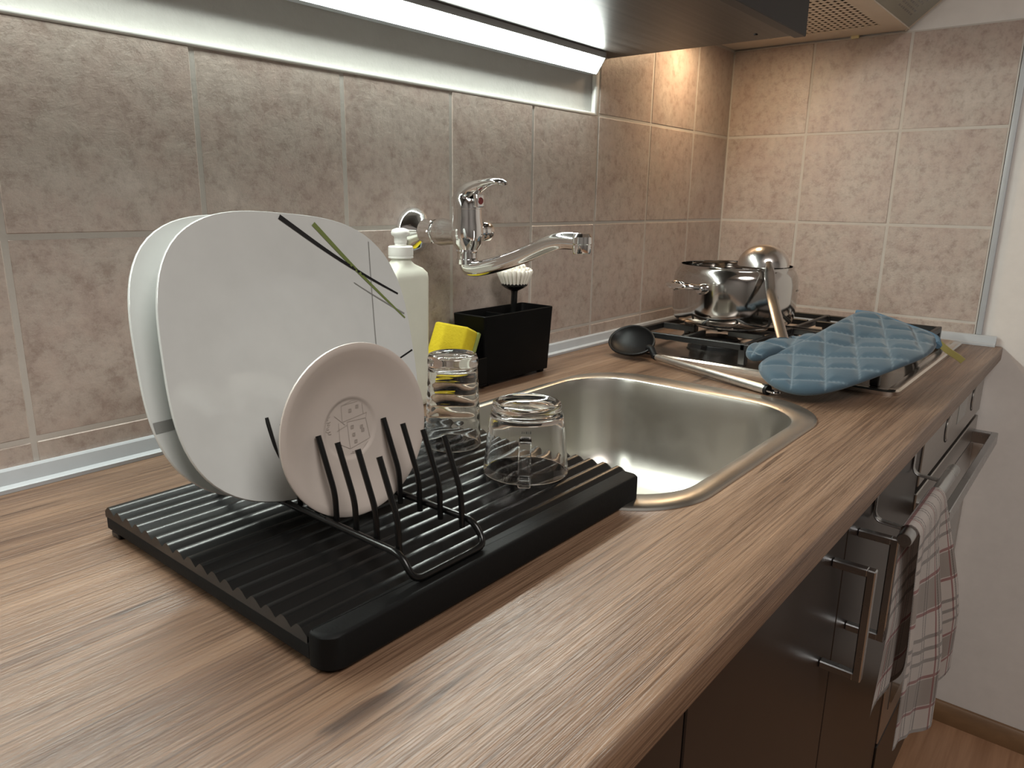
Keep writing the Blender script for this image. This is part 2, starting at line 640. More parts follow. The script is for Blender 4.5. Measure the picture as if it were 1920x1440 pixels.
# ------------------------------------------------------------------ worktop
SX0, SX1, SY0, SY1 = -1.272, -0.752, -0.533, -0.136      # sink outline
bm = new()
cutout = rrect(SX0 + 0.012, SX1 - 0.012, SY0 + 0.012, SY1 - 0.008, 0.095, 10, Z)
around = rrect(SX0 - 0.02, SX1 + 0.02, SY0 - 0.02, SY1 + 0.02, 0.00005, 10, Z)
dn = Vector((0, 0, -0.03))
loft(bm, [[p + dn for p in around], [p + dn for p in cutout], cutout, around])
ax0, ax1, ay0, ay1 = SX0 - 0.02, SX1 + 0.02, SY0 - 0.02, SY1 + 0.02
box(bm, -2.98, ax0, ay0, 0.0, Z - 0.03, Z)
box(bm, ax1, 0.006, ay0, 0.0, Z - 0.03, Z)
box(bm, ax0, ax1, ay1, 0.0, Z - 0.03, Z)
prof = [(ay0, Z), (-0.641, Z), (-0.6435, Z - 0.0008), (-0.645, Z - 0.003), (-0.645, Z - 0.027), (-0.644, Z - 0.0295), (-0.641, Z - 0.030), (ay0, Z - 0.030)]
loft(bm, [[Vector((x, y, z)) for y, z in prof] for x in (-2.98, 0.006)], True, True, True)
wt = add('worktop', bm, 'wood', smooth=30)
tag(wt, 'long brown wood-grain laminate worktop running along the tiled wall', 'worktop')

# ------------------------------------------------------------------ base cabinets, oven
YD = -0.620


def bar_handle(parent, x, ztop, zbot, y_out, wdt=0.0105):
    bm = new()
    d = 0.009
    tube(bm, [(x, YD, ztop), (x, y_out, ztop), (x, y_out, zbot), (x, YD, zbot)], 0.005, flat=(wdt, d))
    bm.free()
    bm = new()
    box(bm, x - wdt / 2, x + wdt / 2, y_out - d / 2, y_out + d / 2, zbot, ztop, 0.0012)
    box(bm, x - wdt / 2, x + wdt / 2, y_out + d / 2 - 0.001, YD, ztop - d, ztop, 0.0012)
    box(bm, x - wdt / 2, x + wdt / 2, y_out + d / 2 - 0.001, YD, zbot, zbot + d, 0.0012)
    return add('handle', bm, 'handle', parent, label='square bar handle of brushed nickel')


def base_cabinet(x0, x1, label, doors):
    t = thing('base_cabinet', label, 'cabinet', ((x0 + x1) / 2, -0.31, 0))
    bm = new()
    box(bm, x0 + 0.001, x0 + 0.017, -0.600, -0.02, 0.10, 0.868)
    box(bm, x1 - 0.017, x1 - 0.001, -0.600, -0.02, 0.10, 0.868)
    box(bm, x0 + 0.017, x1 - 0.017, -0.600, -0.02, 0.10, 0.116)
    box(bm, x0 + 0.017, x1 - 0.017, -0.03, -0.02, 0.116, 0.868)
    add('carcass', bm, 'kick', t, smooth=0)
    add('plinth', box(new(), x0, x1, -0.56, -0.545, 0.0, 0.10), 'kick', t, smooth=0)
    for a, b, hx in doors:
        d = add('door', box(new(), a + 0.0015, b - 0.0015, YD, YD + 0.018, 0.103, 0.858, 0.0012), 'door', t)
        bar_handle(d, hx, 0.8095, 0.6755, -0.660)
    return t


base_cabinet(-1.985, -1.385, 'dark brown single-door cabinet under the worktop nearest the camera', [(-1.985, -1.385, -1.93)])
base_cabinet(-1.384, -0.597, 'dark brown two-door cabinet under the sink with two upright bar handles', [(-1.384, -0.982, -1.030), (-0.982, -0.597, -0.930)])

ov = thing('oven', 'built-in oven with grey control panel and long bar handle beside the right wall', 'oven', (-0.3, -0.31, 0))
add('carcass', box(new(), -0.594, 0.0, -0.60, -0.03, 0.10, 0.862), 'kick', ov, smooth=0)
add('plinth', box(new(), -0.595, 0.0, -0.56, -0.545, 0.0, 0.10), 'kick', ov, smooth=0)
cp = add('control_panel', box(new(), -0.592, 0.004, -0.6225, -0.60, 0.760, 0.866, 0.0015), 'ovensteel', ov)
for kx in (-0.395, -0.125):
    bm = new()
    lathe(bm, [(0.0, 0.0), (0.024, 0.0), (0.024, 0.0012), (0.0215, 0.0014), (0.0215, 0.0022), (0.019, 0.0028), (0, 0.0028)], (kx, -0.6224, 0.812), mat=AX_Y, seg=32)
    add('knob', bm, 'ovensteel', cp, label='flush push-in control knob')
    bm = new()
    lathe(bm, [(0.0268, 0.0), (0.0268, 0.001), (0.0242, 0.001), (0.0242, 0.0)], (kx, -0.6224, 0.812), mat=AX_Y, seg=32)
    add('knob_gap_ring', bm, 'bmatte', cp)
add('display', box(new(), -0.30, -0.21, -0.6232, -0.62, 0.795, 0.836, 0.0004), 'display', cp)
od = add('oven_door', box(new(), -0.592, 0.004, -0.6225, -0.603, 0.29, 0.748, 0.0015), 'ovensteel', ov)
add('door_glass', box(new(), -0.55, -0.04, -0.6235, -0.62, 0.335, 0.70, 0.0005), 'ovenglass', od)
bm = new()
box(bm, -0.570, -0.028, -0.667, -0.655, 0.699, 0.724, 0.0012)
for a in (-0.560, -0.050):
    box(bm, a, a + 0.022, -0.656, -0.6215, 0.699, 0.724, 0.0012)
add('handle', bm, 'handle', od, label='wide flat bar handle')
dr = add('drawer_front', box(new(), -0.592, 0.004, -0.6225, -0.603, 0.103, 0.284, 0.0015), 'door', ov)

# ------------------------------------------------------------------ wall cabinet and under-cabinet light
ZC = 1.445
wc = thing('wall_cabinet', 'dark streaked wall cabinet hanging over the sink, its underside lit', 'wall cabinet', (-1.48, -0.18, ZC))
CX0, CX1 = -2.40, -0.556
add('bottom_panel', box(new(), CX0, CX1, -0.343, 0.006, ZC, ZC + 0.018, 0.0008), 'cabwood', wc)
bm = new()
box(bm, CX0, CX0 + 0.018, -0.343, 0.006, ZC + 0.018, ZC + 0.66)
box(bm, CX1 - 0.018, CX1, -0.343, 0.006, ZC + 0.018, ZC + 0.66)
box(bm, CX0, CX1, -0.343, 0.006, ZC + 0.66, ZC + 0.678)
box(bm, CX0 + 0.018, CX1 - 0.018, -0.002, 0.006, ZC + 0.018, ZC + 0.66)
add('carcass', bm, 'cabwood', wc, smooth=0)
for k in range(3):
    a = CX0 + (CX1 - CX0) / 3 * k
    b = CX0 + (CX1 - CX0) / 3 * (k + 1)
    add('door', box(new(), a + 0.0015, b - 0.0015, -0.365, -0.346, ZC - 0.004, ZC + 0.675, 0.0012), 'cabdark', wc)
for sx, sy in ((-0.60, -0.30), (-1.05, -0.22)):
    bm = new()
    lathe(bm, [(0, 0.0002), (0.003, 0.0002), (0.003, -0.0012), (0, -0.0012)], (sx, sy, ZC), seg=10)
    add('screw_head', bm, 'bmatte', wc)

LX0, LX1 = -2.36, -0.611
lt = thing('led_strip_light', 'glowing white strip light in the corner between wall and wall cabinet', 'strip light', (-1.4, 0.0, ZC - 0.02))
LE = [(-0.009, ZC - 0.0345), (-0.0245, ZC - 0.0085)]        # lower and upper edge of the slanted lens
bm = new()
loft(bm, [[Vector((x, y, z)) for y, z in LE] for x in (LX0, LX1)], False)
add('diffuser', bm, 'led', lt, smooth=60)
shape = [(0.0085, ZC - 0.0003), (0.0085, ZC - 0.031), (0.007, ZC - 0.0355), (-0.0090, ZC - 0.0358), (-0.0082, ZC - 0.0340), (-0.0236, ZC - 0.0078), (-0.0255, ZC - 0.0105), (-0.0268, ZC - 0.0100), (-0.0268, ZC - 0.0003)]
bm = new()
loft(bm, [[Vector((x, y, z)) for y, z in shape] for x in (LX0, LX1)], True)
add('channel', bm, 'trim', lt, smooth=0)
for x in (LX0, LX1):
    bm = new()
    loft(bm, [[Vector((xx, y, z)) for y, z in shape[:4] + shape[7:]] for xx in (x - 0.0015, x + 0.0015)], True, True, True)
    add('end_cap', bm, 'caulk', lt, smooth=0)

# ------------------------------------------------------------------ range hood
ZH = 1.543
hd = thing('range_hood', 'ivory range hood with perforated filter over the hob', 'range hood', (-0.28, -0.19, ZH))
HX0, HX1, HY0, HY1 = -0.553, 0.0, -0.384, -0.001
FX0, FX1, FY0, FY1 = -0.499, -0.075, -0.345, -0.115
bm = new()
for a, b, c, d in ((HX0, FX0, HY0, HY1), (FX1, HX1, HY0, HY1), (FX0, FX1, HY0, FY0), (FX0, FX1, FY1, HY1)):
    box(bm, a, b, c, d, ZH, ZH + 0.004)
box(bm, HX0, HX0 + 0.004, HY0, HY1, ZH + 0.004, ZH + 0.12)
box(bm, HX1 - 0.004, HX1, HY0, HY1, ZH + 0.004, ZH + 0.12)
box(bm, HX0, HX1, HY1 - 0.004, HY1, ZH + 0.004, ZH + 0.12)
box(bm, HX0, HX1, HY0, HY0 + 0.004, ZH + 0.004, ZH + 0.12)
box(bm, HX0, HX1, HY0, HY1, ZH + 0.12, ZH + 0.124)
add('housing', bm, 'hoodwhite', hd, smooth=0)
bm = new()
nx, ny = int((FX1 - FX0) / 0.0185), int((FY1 - FY0) / 0.0125)
cw, ch = (FX1 - FX0) / nx, (FY1 - FY0) / ny
grid = {}


def gv(i, j):
    if (i, j) not in grid:
        grid[(i, j)] = bm.verts.new((FX0 + cw * i, FY0 + ch * j, ZH + 0.001))
    return grid[(i, j)]


for i in range(nx):
    for j in range(ny):
        cr = [gv(i, j), gv(i + 1, j), gv(i + 1, j + 1), gv(i, j + 1)]
        cx, cy = FX0 + cw * (i + 0.5), FY0 + ch * (j + 0.5)
        inn = [bm.verts.new((cx + sx * cw * 0.30, cy + sy * ch * 0.33, ZH + 0.001)) for sx, sy in ((-1, -0.3), (0.3, -1), (1, 0.3), (-0.3, 1))]
        for q in range(4):
            bm.faces.new((cr[q], cr[(q + 1) % 4], inn[(q + 1) % 4], inn[q]))
add('perforated_filter', bm, 'hoodwhite', hd, smooth=0)
add('filter_backing', box(new(), FX0, FX1, FY0, FY1, ZH + 0.006, ZH + 0.010), 'dark', hd, smooth=0)
add('lamp_lens', box(new(), -0.34, -0.24, -0.112, -0.06, ZH - 0.003, ZH + 0.001, 0.001), 'lamp', hd)
vz, vy = 0.100, -0.120
vdir = Vector((0, vy, vz)).normalized()
vn = Vector((0, -vz, -vy)).normalized()
bm = new()
p0 = Vector((0, HY0 + 0.002, ZH + 0.001))
loft(bm, [[Vector((x, 0, 0)) + p0 + vdir * a + vn * b for a, b in ((0, 0), (0.16, 0), (0.16, 0.006), (0, 0.006))] for x in (HX0, -0.012)], True, True, True)
vz_ = add('visor', bm, 'visor', hd, smooth=0, label='tilted grey-green pull-out visor')
bm = new()
loft(bm, [[Vector((x, 0, 0)) + p0 + vdir * a + vn * b for a, b in ((-0.004, -0.003), (0.165, -0.003), (0.165, 0.010), (-0.004, 0.010))] for x in (-0.012, -0.004)], True, True, True)
add('visor_edge', bm, 'hoodwhite', vz_, smooth=0)
bm = new()
for r in range(5):
    x = -0.17
    while x < -0.075:
        l = random.uniform(0.006, 0.015)
        q = p0 + Vector((x, 0, 0)) + vdir * (0.020 + 0.0085 * r) - vn * 0.0004
        vv = [bm.verts.new(q + Vector((a, 0, 0)) + vdir * b) for a, b in ((0, 0), (l, 0), (l, 0.0042), (0, 0.0042))]
        bm.faces.new(vv)
        x += l + 0.004
add('printed_instructions', bm, 'inkgrey', vz_, smooth=0)
bm = new()
box(bm, -0.006, 0.0, -0.285, -0.268, ZH - 0.006, ZH + 0.002, 0.002, 2)
add('mounting_clip', bm, 'clip', hd)

# ------------------------------------------------------------------ sink
sk = thing('kitchen_sink', 'inset stainless steel sink with rounded bowl set into the worktop', 'sink', (-1.01, -0.335, Z))
bm = new()
rings = []
def sr(l, r, f, b, rad, z):
    rings.append(rrect(SX0 + l, SX1 - r, SY0 + f, SY1 - b, rad, 10, Z + z))
sr(0, 0, 0, 0, 0.105, 0.0002)
sr(0.0008, 0.0008, 0.0008, 0.0008, 0.1045, 0.0025)
sr(0.004, 0.004, 0.004, 0.004, 0.102, 0.0042)
sr(0.034, 0.044, 0.022, 0.011, 0.088, 0.0036)
sr(0.0365, 0.0465, 0.0245, 0.0135, 0.086, 0.0020)
sr(0.038, 0.048, 0.026, 0.015, 0.085, -0.003)
sr(0.041, 0.051, 0.029, 0.018, 0.083, -0.030)
sr(0.049, 0.059, 0.037, 0.026, 0.080, -0.110)
sr(0.055, 0.065, 0.043, 0.032, 0.077, -0.132)
sr(0.068, 0.077, 0.056, 0.044, 0.070, -0.148)
sr(0.090, 0.097, 0.076, 0.064, 0.060, -0.156)
sr(0.20, 0.20, 0.150, 0.140, 0.025, -0.160)
loft(bm, rings, True, False, True)
add('bowl', bm, 'sinksteel', sk, smooth=40)
bm = new()
lathe(bm, [(0, 0.001), (0.012, 0.001), (0.018, 0.0035), (0.036, 0.0045), (0.042, 0.003), (0.043, 0.0)], (-1.0, -0.335, Z - 0.160), seg=32)
add('drain', bm, 'chrome', sk)

# ------------------------------------------------------------------ gas hob
HBX0, HBX1, HBY0, HBY1 = -0.612, -0.032, -0.578, -0.070
hb = thing('gas_hob', 'stainless steel four-burner gas hob with black grates under pot and mitt', 'hob', (-0.32, -0.32, Z))
bm = new()
rings = [rrect(HBX0, HBX1, HBY0, HBY1, 0.022, 5, Z + 0.0003)]
for ins, z, r in ((0.0, 0.006, 0.022), (0.003, 0.0088, 0.020), (0.014, 0.0088, 0.014), (0.019, 0.0045, 0.012)):
    rings.append(rrect(HBX0 + ins, HBX1 - ins, HBY0 + ins, HBY1 - ins, r, 5, Z + z))
loft(bm, rings, True, False, True)
add('tray', bm, 'hobsteel', hb, smooth=40)
BURN = [(-0.455, -0.215, 0.045), (-0.455, -0.455, 0.032), (-0.20, -0.195, 0.032), (-0.20, -0.425, 0.038)]
for bx_, by_, br in BURN:
    bm = new()
    lathe(bm, [(br * 1.25, 0.0), (br * 1.25, 0.004), (br * 1.05, 0.009), (br * 1.0, 0.017), (0, 0.017)], (bx_, by_, Z + 0.0045), seg=28)
    q = add('burner', bm, 'iron', hb)
    bm = new()
    lathe(bm, [(br * 0.86, 0.0), (br * 0.88, 0.004), (br * 0.8, 0.0065), (0, 0.007)], (bx_, by_, Z + 0.0215), seg=28)
    add('burner_cap', bm, 'iron', q)
GT = Z + 0.043
for gx0, gx1 in ((HBX0 + 0.035, -0.330), (-0.314, HBX1 - 0.06)):
    bm = new()
    yy0, yy1 = HBY0 + 0.035, HBY1 - 0.018
    g = 0.0085
    for y in (yy0, yy1 - g, (yy0 + yy1) / 2 - g / 2):
        box(bm, gx0, gx1, y, y + g, GT - 0.012, GT, 0.0012)
    for x in (gx0, gx1 - g):
        box(bm, x, x + g, yy0 + g, yy1 - g, GT - 0.012, GT - 0.0005, 0.0012)
    cxm = (gx0 + gx1) / 2
    for q0, q1 in ((yy0, (yy0 + yy1) / 2), ((yy0 + yy1) / 2, yy1)):
        cym = (q0 + q1) / 2
        box(bm, gx0 + g, cxm - 0.035, cym - g / 2, cym + g / 2, GT - 0.012, GT, 0.0012)
        box(bm, cxm + 0.035, gx1 - g, cym - g / 2, cym + g / 2, GT - 0.012, GT, 0.0012)
        box(bm, cxm - g / 2, cxm + g / 2, q0 + g, cym - 0.035, GT - 0.012, GT, 0.0012)
        box(bm, cxm - g / 2, cxm + g / 2, cym + 0.035, q1 - g, GT - 0.012, GT, 0.0012)
    gr_ = add('grate', bm, 'iron', hb)
    for lx in (gx0, gx1 - 0.014):
        for ly in (yy0, (yy0 + yy1) / 2 - 0.007, yy1 - 0.014):
            add('foot', box(new(), lx, lx + 0.014, ly, ly + 0.014, Z + 0.0046, GT - 0.0005, 0.0015), 'iron', gr_)

# ------------------------------------------------------------------ pot
PXc, PYc, PZ = -0.405, -0.220, GT + 0.001
pot = thing('cooking_pot', 'polished steel bulging cooking pot with two loop handles on the hob', 'pot', (PXc, PYc, PZ))
bm = new()
prof = [(0, 0), (0.072, 0), (0.0745, 0.002), (0.0745, 0.0065), (0.073, 0.008), (0.094, 0.0090), (0.107, 0.0115), (0.1135, 0.0160), (0.1165, 0.0235), (0.1180, 0.036), (0.1190, 0.055), (0.1194, 0.075), (0.1188, 0.092), (0.1165, 0.105), (0.1125, 0.1135), (0.1092, 0.1172), (0.1086, 0.1205), (0.1092, 0.1218), (0.1088, 0.1230),
        (0.1060, 0.1225), (0.1055, 0.117), (0.1085, 0.113), (0.1135, 0.104), (0.1168, 0.090), (0.1178, 0.074), (0.1170, 0.055), (0.1160, 0.036), (0.1140, 0.024), (0.106, 0.0155), (0, 0.012)]
lathe(bm, prof, (PXc, PYc, PZ), seg=64)
add('pot_body', bm, 'steel', pot, smooth=50)
rv = Vector((0.655, -0.756, 0)).normalized()     # handles stand about across the view
fv = Vector((-rv.y, rv.x, 0))
for s, ang in ((-1, math.radians(27)), (1, math.radians(27))):
    rd = (rv * math.cos(ang) + fv * math.sin(ang)) * s
    td = Vector((-rd.y, rd.x, 0))
    c0 = Vector((PXc, PYc, PZ + 0.083))
    pts = [c0 + rd * 0.112 + td * 0.036, c0 + rd * 0.128 + td * 0.036 + Vector((0, 0, 0.003)), c0 + rd * 0.149 + td * 0.027 + Vector((0, 0, 0.004)), c0 + rd * 0.153 + Vector((0, 0, 0.004)), c0 + rd * 0.149 - td * 0.027 + Vector((0, 0, 0.004)), c0 + rd * 0.128 - td * 0.036 + Vector((0, 0, 0.003)), c0 + rd * 0.112 - td * 0.036]
    bm = new()
    tube(bm, smoothpath(pts, 2), 0.0, flat=(0.011, 0.009))
    h = add('loop_handle', bm, 'chrome', pot, smooth=50)
    for q in (1, -1):
        bm = new()
        cc = c0 + rd * 0.1165 + td * 0.036 * q
        lathe(bm, [(0, -0.011), (0.008, -0.011), (0.010, -0.008), (0.010, 0.008), (0.008, 0.011), (0, 0.011)], cc, seg=14, mat=rd.to_track_quat('Z', 'Y').to_matrix().to_4x4())
        add('handle_mount', bm, 'chrome', h)
bm = new()
d0 = Vector((math.cos(math.radians(-80)), math.sin(math.radians(-80)), 0))
# a short dark stamp low-lit on the pot wall
for k in range(6):
    a = math.radians(-84 + k * 2.2)
    for (zz, hh) in ((0.078, 0.003),):
        rr_ = 0.1206
        b1, b2 = a, a + math.radians(1.5)
        vv = [bm.verts.new((PXc + rr_ * math.cos(t), PYc + rr_ * math.sin(t), PZ + z)) for t, z in ((b1, zz), (b2, zz), (b2, zz + hh), (b1, zz + hh))]
        bm.faces.new(vv)
add('stamped_mark', bm, 'inkgrey', pot, smooth=0)

# ------------------------------------------------------------------ ladle
ld = thing('ladle', 'steel soup ladle, bowl upturned on pot rim, handle against blue mitt', 'ladle', (-0.42, -0.30, Z + 0.17))
LB = Vector((-0.437, -0.286, Z + 0.1702))
bm = new()
R0 = 0.047
prof = [(R0, 0.0)] + [(R0 * math.cos(a), 0.040 * math.sin(a)) for a in [PI / 2 * k / 10 for k in range(1, 10)]] + [(0, 0.040), (0, 0.0385)] + [((R0 - 0.0015) * math.cos(a), 0.0385 * math.sin(a)) for a in [PI / 2 * k / 10 for k in range(9, 0, -1)]] + [(R0 - 0.0015, 0.0), (R0, 0.0)]
lathe(bm, prof, LB, seg=48)
add('ladle_bowl', bm, 'softsteel', ld, smooth=60)
bm = new()
hd_ = (Vector((-0.612, -0.397, 0)) - Vector((LB.x, LB.y, 0))).normalized()
a0 = LB + hd_ * 0.0462 + Vector((0, 0, 0.004))
pts = [a0 + Vector((0, 0, 0.006)) - hd_ * 0.002, a0 + hd_ * 0.010 + Vector((0, 0, -0.004)), a0 + hd_ * 0.022 + Vector((0, 0, -0.020)), a0 + hd_ * 0.05 + Vector((0, 0, -0.052)), Vector((-0.612, -0.397, Z + 0.068))]
path = smoothpath(pts, 3)
rings = []
for i, pnt in enumerate(path):
    t = (path[min(i + 1, len(path) - 1)] - path[max(i - 1, 0)]).normalized()
    side = Vector((-hd_.y, hd_.x, 0))
    nn = t.cross(side).normalized()
    f = i / (len(path) - 1)
    wv = 0.0052 + 0.0042 * min(1, f * 3.0)
    rings.append([pnt + side * a * wv + nn * b for a, b in ((-1, 0.0012), (-0.6, 0.003), (0.6, 0.003), (1, 0.0012), (1, -0.0012), (0.6, 0.0004), (-0.6, 0.0004), (-1, -0.0012))])
loft(bm, rings, True, True, True)
add('ladle_handle', bm, 'softsteel', ld, smooth=50)

# ------------------------------------------------------------------ spoon
sp = thing('serving_spoon', 'black nylon serving spoon with steel handle lying between sink and hob', 'spoon', (-0.68, -0.25, Z))
A = Vector((-0.650, -0.183, Z + 0.013))
B = Vector((-0.729, -0.420, Z + 0.0075))
d = (B - A).normalized()
side = Vector((-d.y, d.x, 0)).normalized()
upv = side.cross(d)
if upv.z < 0:
    upv = -upv
bm = new()
tube(bm, [A, A + d * 0.01, A + d * 0.11, B - d * 0.004, B], [0.0052, 0.0056, 0.0068, 0.0078, 0.0076], seg=14)
hnd = add('spoon_handle', bm, 'brushed', sp, label='round brushed steel handle')
bm = new()
tube(bm, [B - d * 0.001, B + d * 0.0045], 0.0079, seg=14)
add('end_collar', bm, 'nylon', hnd)
bm = new()
lp = [B + d * 0.003 + side * 0.0048, B + d * 0.020 + side * 0.0052, B + d * 0.0245 + side * 0.0, B + d * 0.020 - side * 0.0052, B + d * 0.003 - side * 0.0048]
tube(bm, bend(lp, 0.006), 0.0017, seg=8)
add('hanging_loop', bm, 'chrome', hnd)
bm = new()
# bowl: an oval dish, tilted towards the sink
bc = A - d * 0.062 + Vector((0, 0, 0.018))
ax = (-d + Vector((0, 0, 0.10))).normalized()
tilt_n = (Vector((0, 0, 1)) + (-side if side.x > 0 else side) * 0.80 - Vector((0, 0.25, 0))).normalized()
tilt_n = (tilt_n - ax * tilt_n.dot(ax)).normalized()
sd = ax.cross(tilt_n)
rings = []
def sring(f, dep, grow=0.0):
    out_ = []
    for k in range(36):
        a = 2 * PI * k / 36
        egg = 1 + 0.10 * math.cos(a)
        out_.append(bc + ax * (0.052 * f + grow) * math.cos(a) + sd * (0.0365 * f * egg + grow) * math.sin(a) - tilt_n * dep)
    return out_
for f, dep in ((0.02, 0.0170), (0.3, 0.0160), (0.55, 0.0130), (0.75, 0.0085), (0.88, 0.0040), (0.93, 0.0005), (0.95, -0.0008), (1.0, -0.0014)):
    rings.append(sring(f, dep))
for f, dep in ((1.03, -0.0006), (1.02, 0.003), (0.84, 0.0110), (0.6, 0.0165), (0.3, 0.0192), (0.02, 0.0200)):
    rings.append(sring(f, dep))
loft(bm, rings, True, True, True)
bwl = add('spoon_bowl', bm, 'nylon', sp, smooth=60)
bm = new()
tube(bm, [bc - ax * 0.046 - tilt_n * 0.002, bc - ax * 0.054, A + d * 0.001, A + d * 0.006], [0.007, 0.0062, 0.0060, 0.0066], seg=12)
add('spoon_neck', bm, 'nylon', bwl)

# ------------------------------------------------------------------ oven mitt
mt = thing('oven_mitt', 'blue quilted oven mitt lying over the front of the hob', 'oven mitt', (-0.60, -0.49, Z))
MO = [(-0.7027, -0.3935, 0.932), (-0.7350, -0.4173, 0.925), (-0.7560, -0.450, 0.920), (-0.7600, -0.4895, 0.919), (-0.7400, -0.5205, 0.925), (-0.6951, -0.5487, 0.936), (-0.6387, -0.5808, 0.952), (-0.5716, -0.6064, 0.963),
      (-0.4959, -0.6038, 0.969), (-0.4468, -0.5915, 0.974), (-0.4469, -0.5503, 0.984), (-0.4261, -0.5091, 0.992), (-0.4145, -0.4817, 0.996), (-0.4146, -0.4549, 0.996), (-0.4855, -0.4488, 0.988), (-0.5555, -0.4403, 0.978), (-0.6091, -0.4257, 0.964), (-0.6536, -0.3991, 0.946), (-0.6814, -0.3889, 0.938)]
TO = [(-0.6978, -0.3815, 0.945), (-0.690, -0.368, 0.949), (-0.674, -0.3605, 0.951), (-0.6503, -0.3591, 0.955), (-0.6231, -0.3675, 0.958), (-0.5944, -0.3900, 0.962), (-0.5514, -0.417, 0.965), (-0.5500, -0.4438, 0.966), (-0.6059, -0.4338, 0.960), (-0.6517, -0.4071, 0.949), (-0.6820, -0.3930, 0.945)]


def pillow(outline, ax0, ax1, thick, quilt, nring=18):
    """cloth pad: outline ring closing over a middle line, top and bottom skins"""
    bm = bmesh.new()
    lay = bm.verts.layers.float.new('stitch')
    L = smoothpath(outline, 4, True)
    a0, a1 = Vector(ax0), Vector(ax1)
    dd = a1 - a0
    foot = []
    for p in L:
        t = max(0.0, min(1.0, (p - a0).dot(dd) / dd.length_squared))
        foot.append(a0 + dd * t)
    nrm = Vector((-0.13, -0.10, 1)).normalized()
    U = dd.normalized()
    Vv = nrm.cross(U)

    def pt(i, f, sgn):
        base = L[i].lerp(foot[i], f)
        h = thick * (1 - (1 - min(1, f * 2.0)) ** 2.4) ** 0.55
        st = 0.0
        if quilt:
            u, v = (base - a0).dot(U), (base - a0).dot(Vv)
            q = 1e9
            for (du, dv, off) in ((0.88, 0.48, 0.012), (0.55, -0.84, 0.0)):
                s_ = (u * du + v * dv + off) / 0.046
                q = min(q, abs(s_ - round(s_)) * 0.046)
            g = math.exp(-(q / 0.0065) ** 2)
            if sgn > 0:
                h -= 0.0050 * g * min(1, f * 4)
                h += 0.0008 * math.sin(60 * u + 25 * v) * min(1, f * 3)
            st = max(0.0, 1 - q / 0.0016)
        return base + nrm * (h * sgn), st
    n = len(L)
    top, bot = [], []
    for k in range(nring + 1):
        f = (k / nring) ** 1.0
        rt, rb = [], []
        for i in range(n):
            p, st = pt(i, f, 1)
            v = bm.verts.new(p)
            v[lay] = st if k else 0.0
            rt.append(v)
            if k:
                p, st = pt(i, f, -0.8)
                rb.append(bm.verts.new(p))
            else:
                rb.append(v)
        top.append(rt)
        bot.append(rb)
    for R_, fl in ((top, False), (bot, True)):
        for a, b in zip(R_[:-1], R_[1:]):
            for i in range(n):
                j = (i + 1) % n
                bm.faces.new((a[i], a[j], b[j], b[i]))
    bmesh.ops.remove_doubles(bm, verts=bm.verts, dist=2e-5)
    return bm, L


bm, Lm = pillow(MO, (-0.725, -0.455, 0.927), (-0.485, -0.520, 0.978), 0.0125, True, 40)
body = add('mitt_body', bm, 'mitt', mt, smooth=180)
bm, _ = pillow(TO, (-0.672, -0.376, 0.952), (-0.585, -0.418, 0.962), 0.0105, True, 16)
add('mitt_thumb', bm, 'mitt', mt, smooth=180)
bm = new()
cuff = [Vector(p) for p in MO[7:15]]
tube(bm, smoothpath(cuff[1:7], 2), 0.0062, seg=8)
add('cuff_binding', bm, 'mittbind', mt, smooth=60)
bm = new()
q = Vector((-0.4959, -0.6038, 0.964))
tube(bm, smoothpath([q + Vector((0.03, 0.004, 0.004)), q + Vector((0.034, -0.010, -0.008)), q + Vector((0.050, -0.022, -0.018)), q + Vector((0.060, -0.030, -0.026))], 2), 0.0, flat=(0.002, 0.010))
add('hanging_loop', bm, 'tag', mt, label='yellow ribbon loop at the cuff')

# ------------------------------------------------------------------ mixer tap on the wall
TX, TZ = -1.066, 1.1385
tp = thing('mixer_tap', 'chrome wall-mounted mixer tap with curved lever above the sink', 'tap', (TX, 0, TZ))
bm = new()
lathe(bm, [(0, 0.0), (0.0335, 0.0), (0.0340, 0.003), (0.031, 0.009), (0.0235, 0.017), (0.0165, 0.024), (0.0150, 0.027), (0.0150, 0.032), (0, 0.032)], (TX, 0.0, TZ), mat=AX_Y, seg=40)
add('wall_rose', bm, 'chrome', tp, smooth=40)
bm = new()
lathe(bm, [(0, 0.027), (0.0155, 0.027), (0.0185, 0.029), (0.0185, 0.046), (0.0160, 0.048), (0, 0.048)], (TX, 0.0, TZ), mat=AX_Y, seg=6)
lathe(bm, [(0, 0.026), (0.0170, 0.026), (0.0172, 0.0485), (0.0145, 0.050), (0, 0.050)], (TX, 0.0, TZ), mat=AX_Y, seg=32)
add('union_nut', bm, 'chrome', tp)
bm = new()
lathe(bm, [(0, 0.049), (0.0135, 0.049), (0.0180, 0.053), (0.0195, 0.060), (0.0180, 0.068), (0.0165, 0.085), (0.0175, 0.100), (0.016, 0.112), (0, 0.112)], (TX, 0, TZ), mat=AX_Y, seg=32)
YB = -0.108
lathe(bm, [(0, -0.024), (0.0140, -0.024), (0.0155, -0.021), (0.0200, -0.014), (0.0225, -0.002), (0.0222, 0.010), (0.0205, 0.020), (0.0200, 0.0325), (0, 0.0325)], (TX, YB, TZ), seg=36)
add('tap_body', bm, 'chrome', tp, smooth=50)
bm = new()
lathe(bm, [(0, 0.0), (0.0135, 0.0), (0.0135, 0.009), (0.0120, 0.011), (0.0142, 0.013), (0.0142, 0.026), (0.0110, 0.031), (0, 0.031)], (TX + 0.014, YB, TZ + 0.002), mat=AX_X, seg=28)
add('outlet_stub', bm, 'chrome', tp)
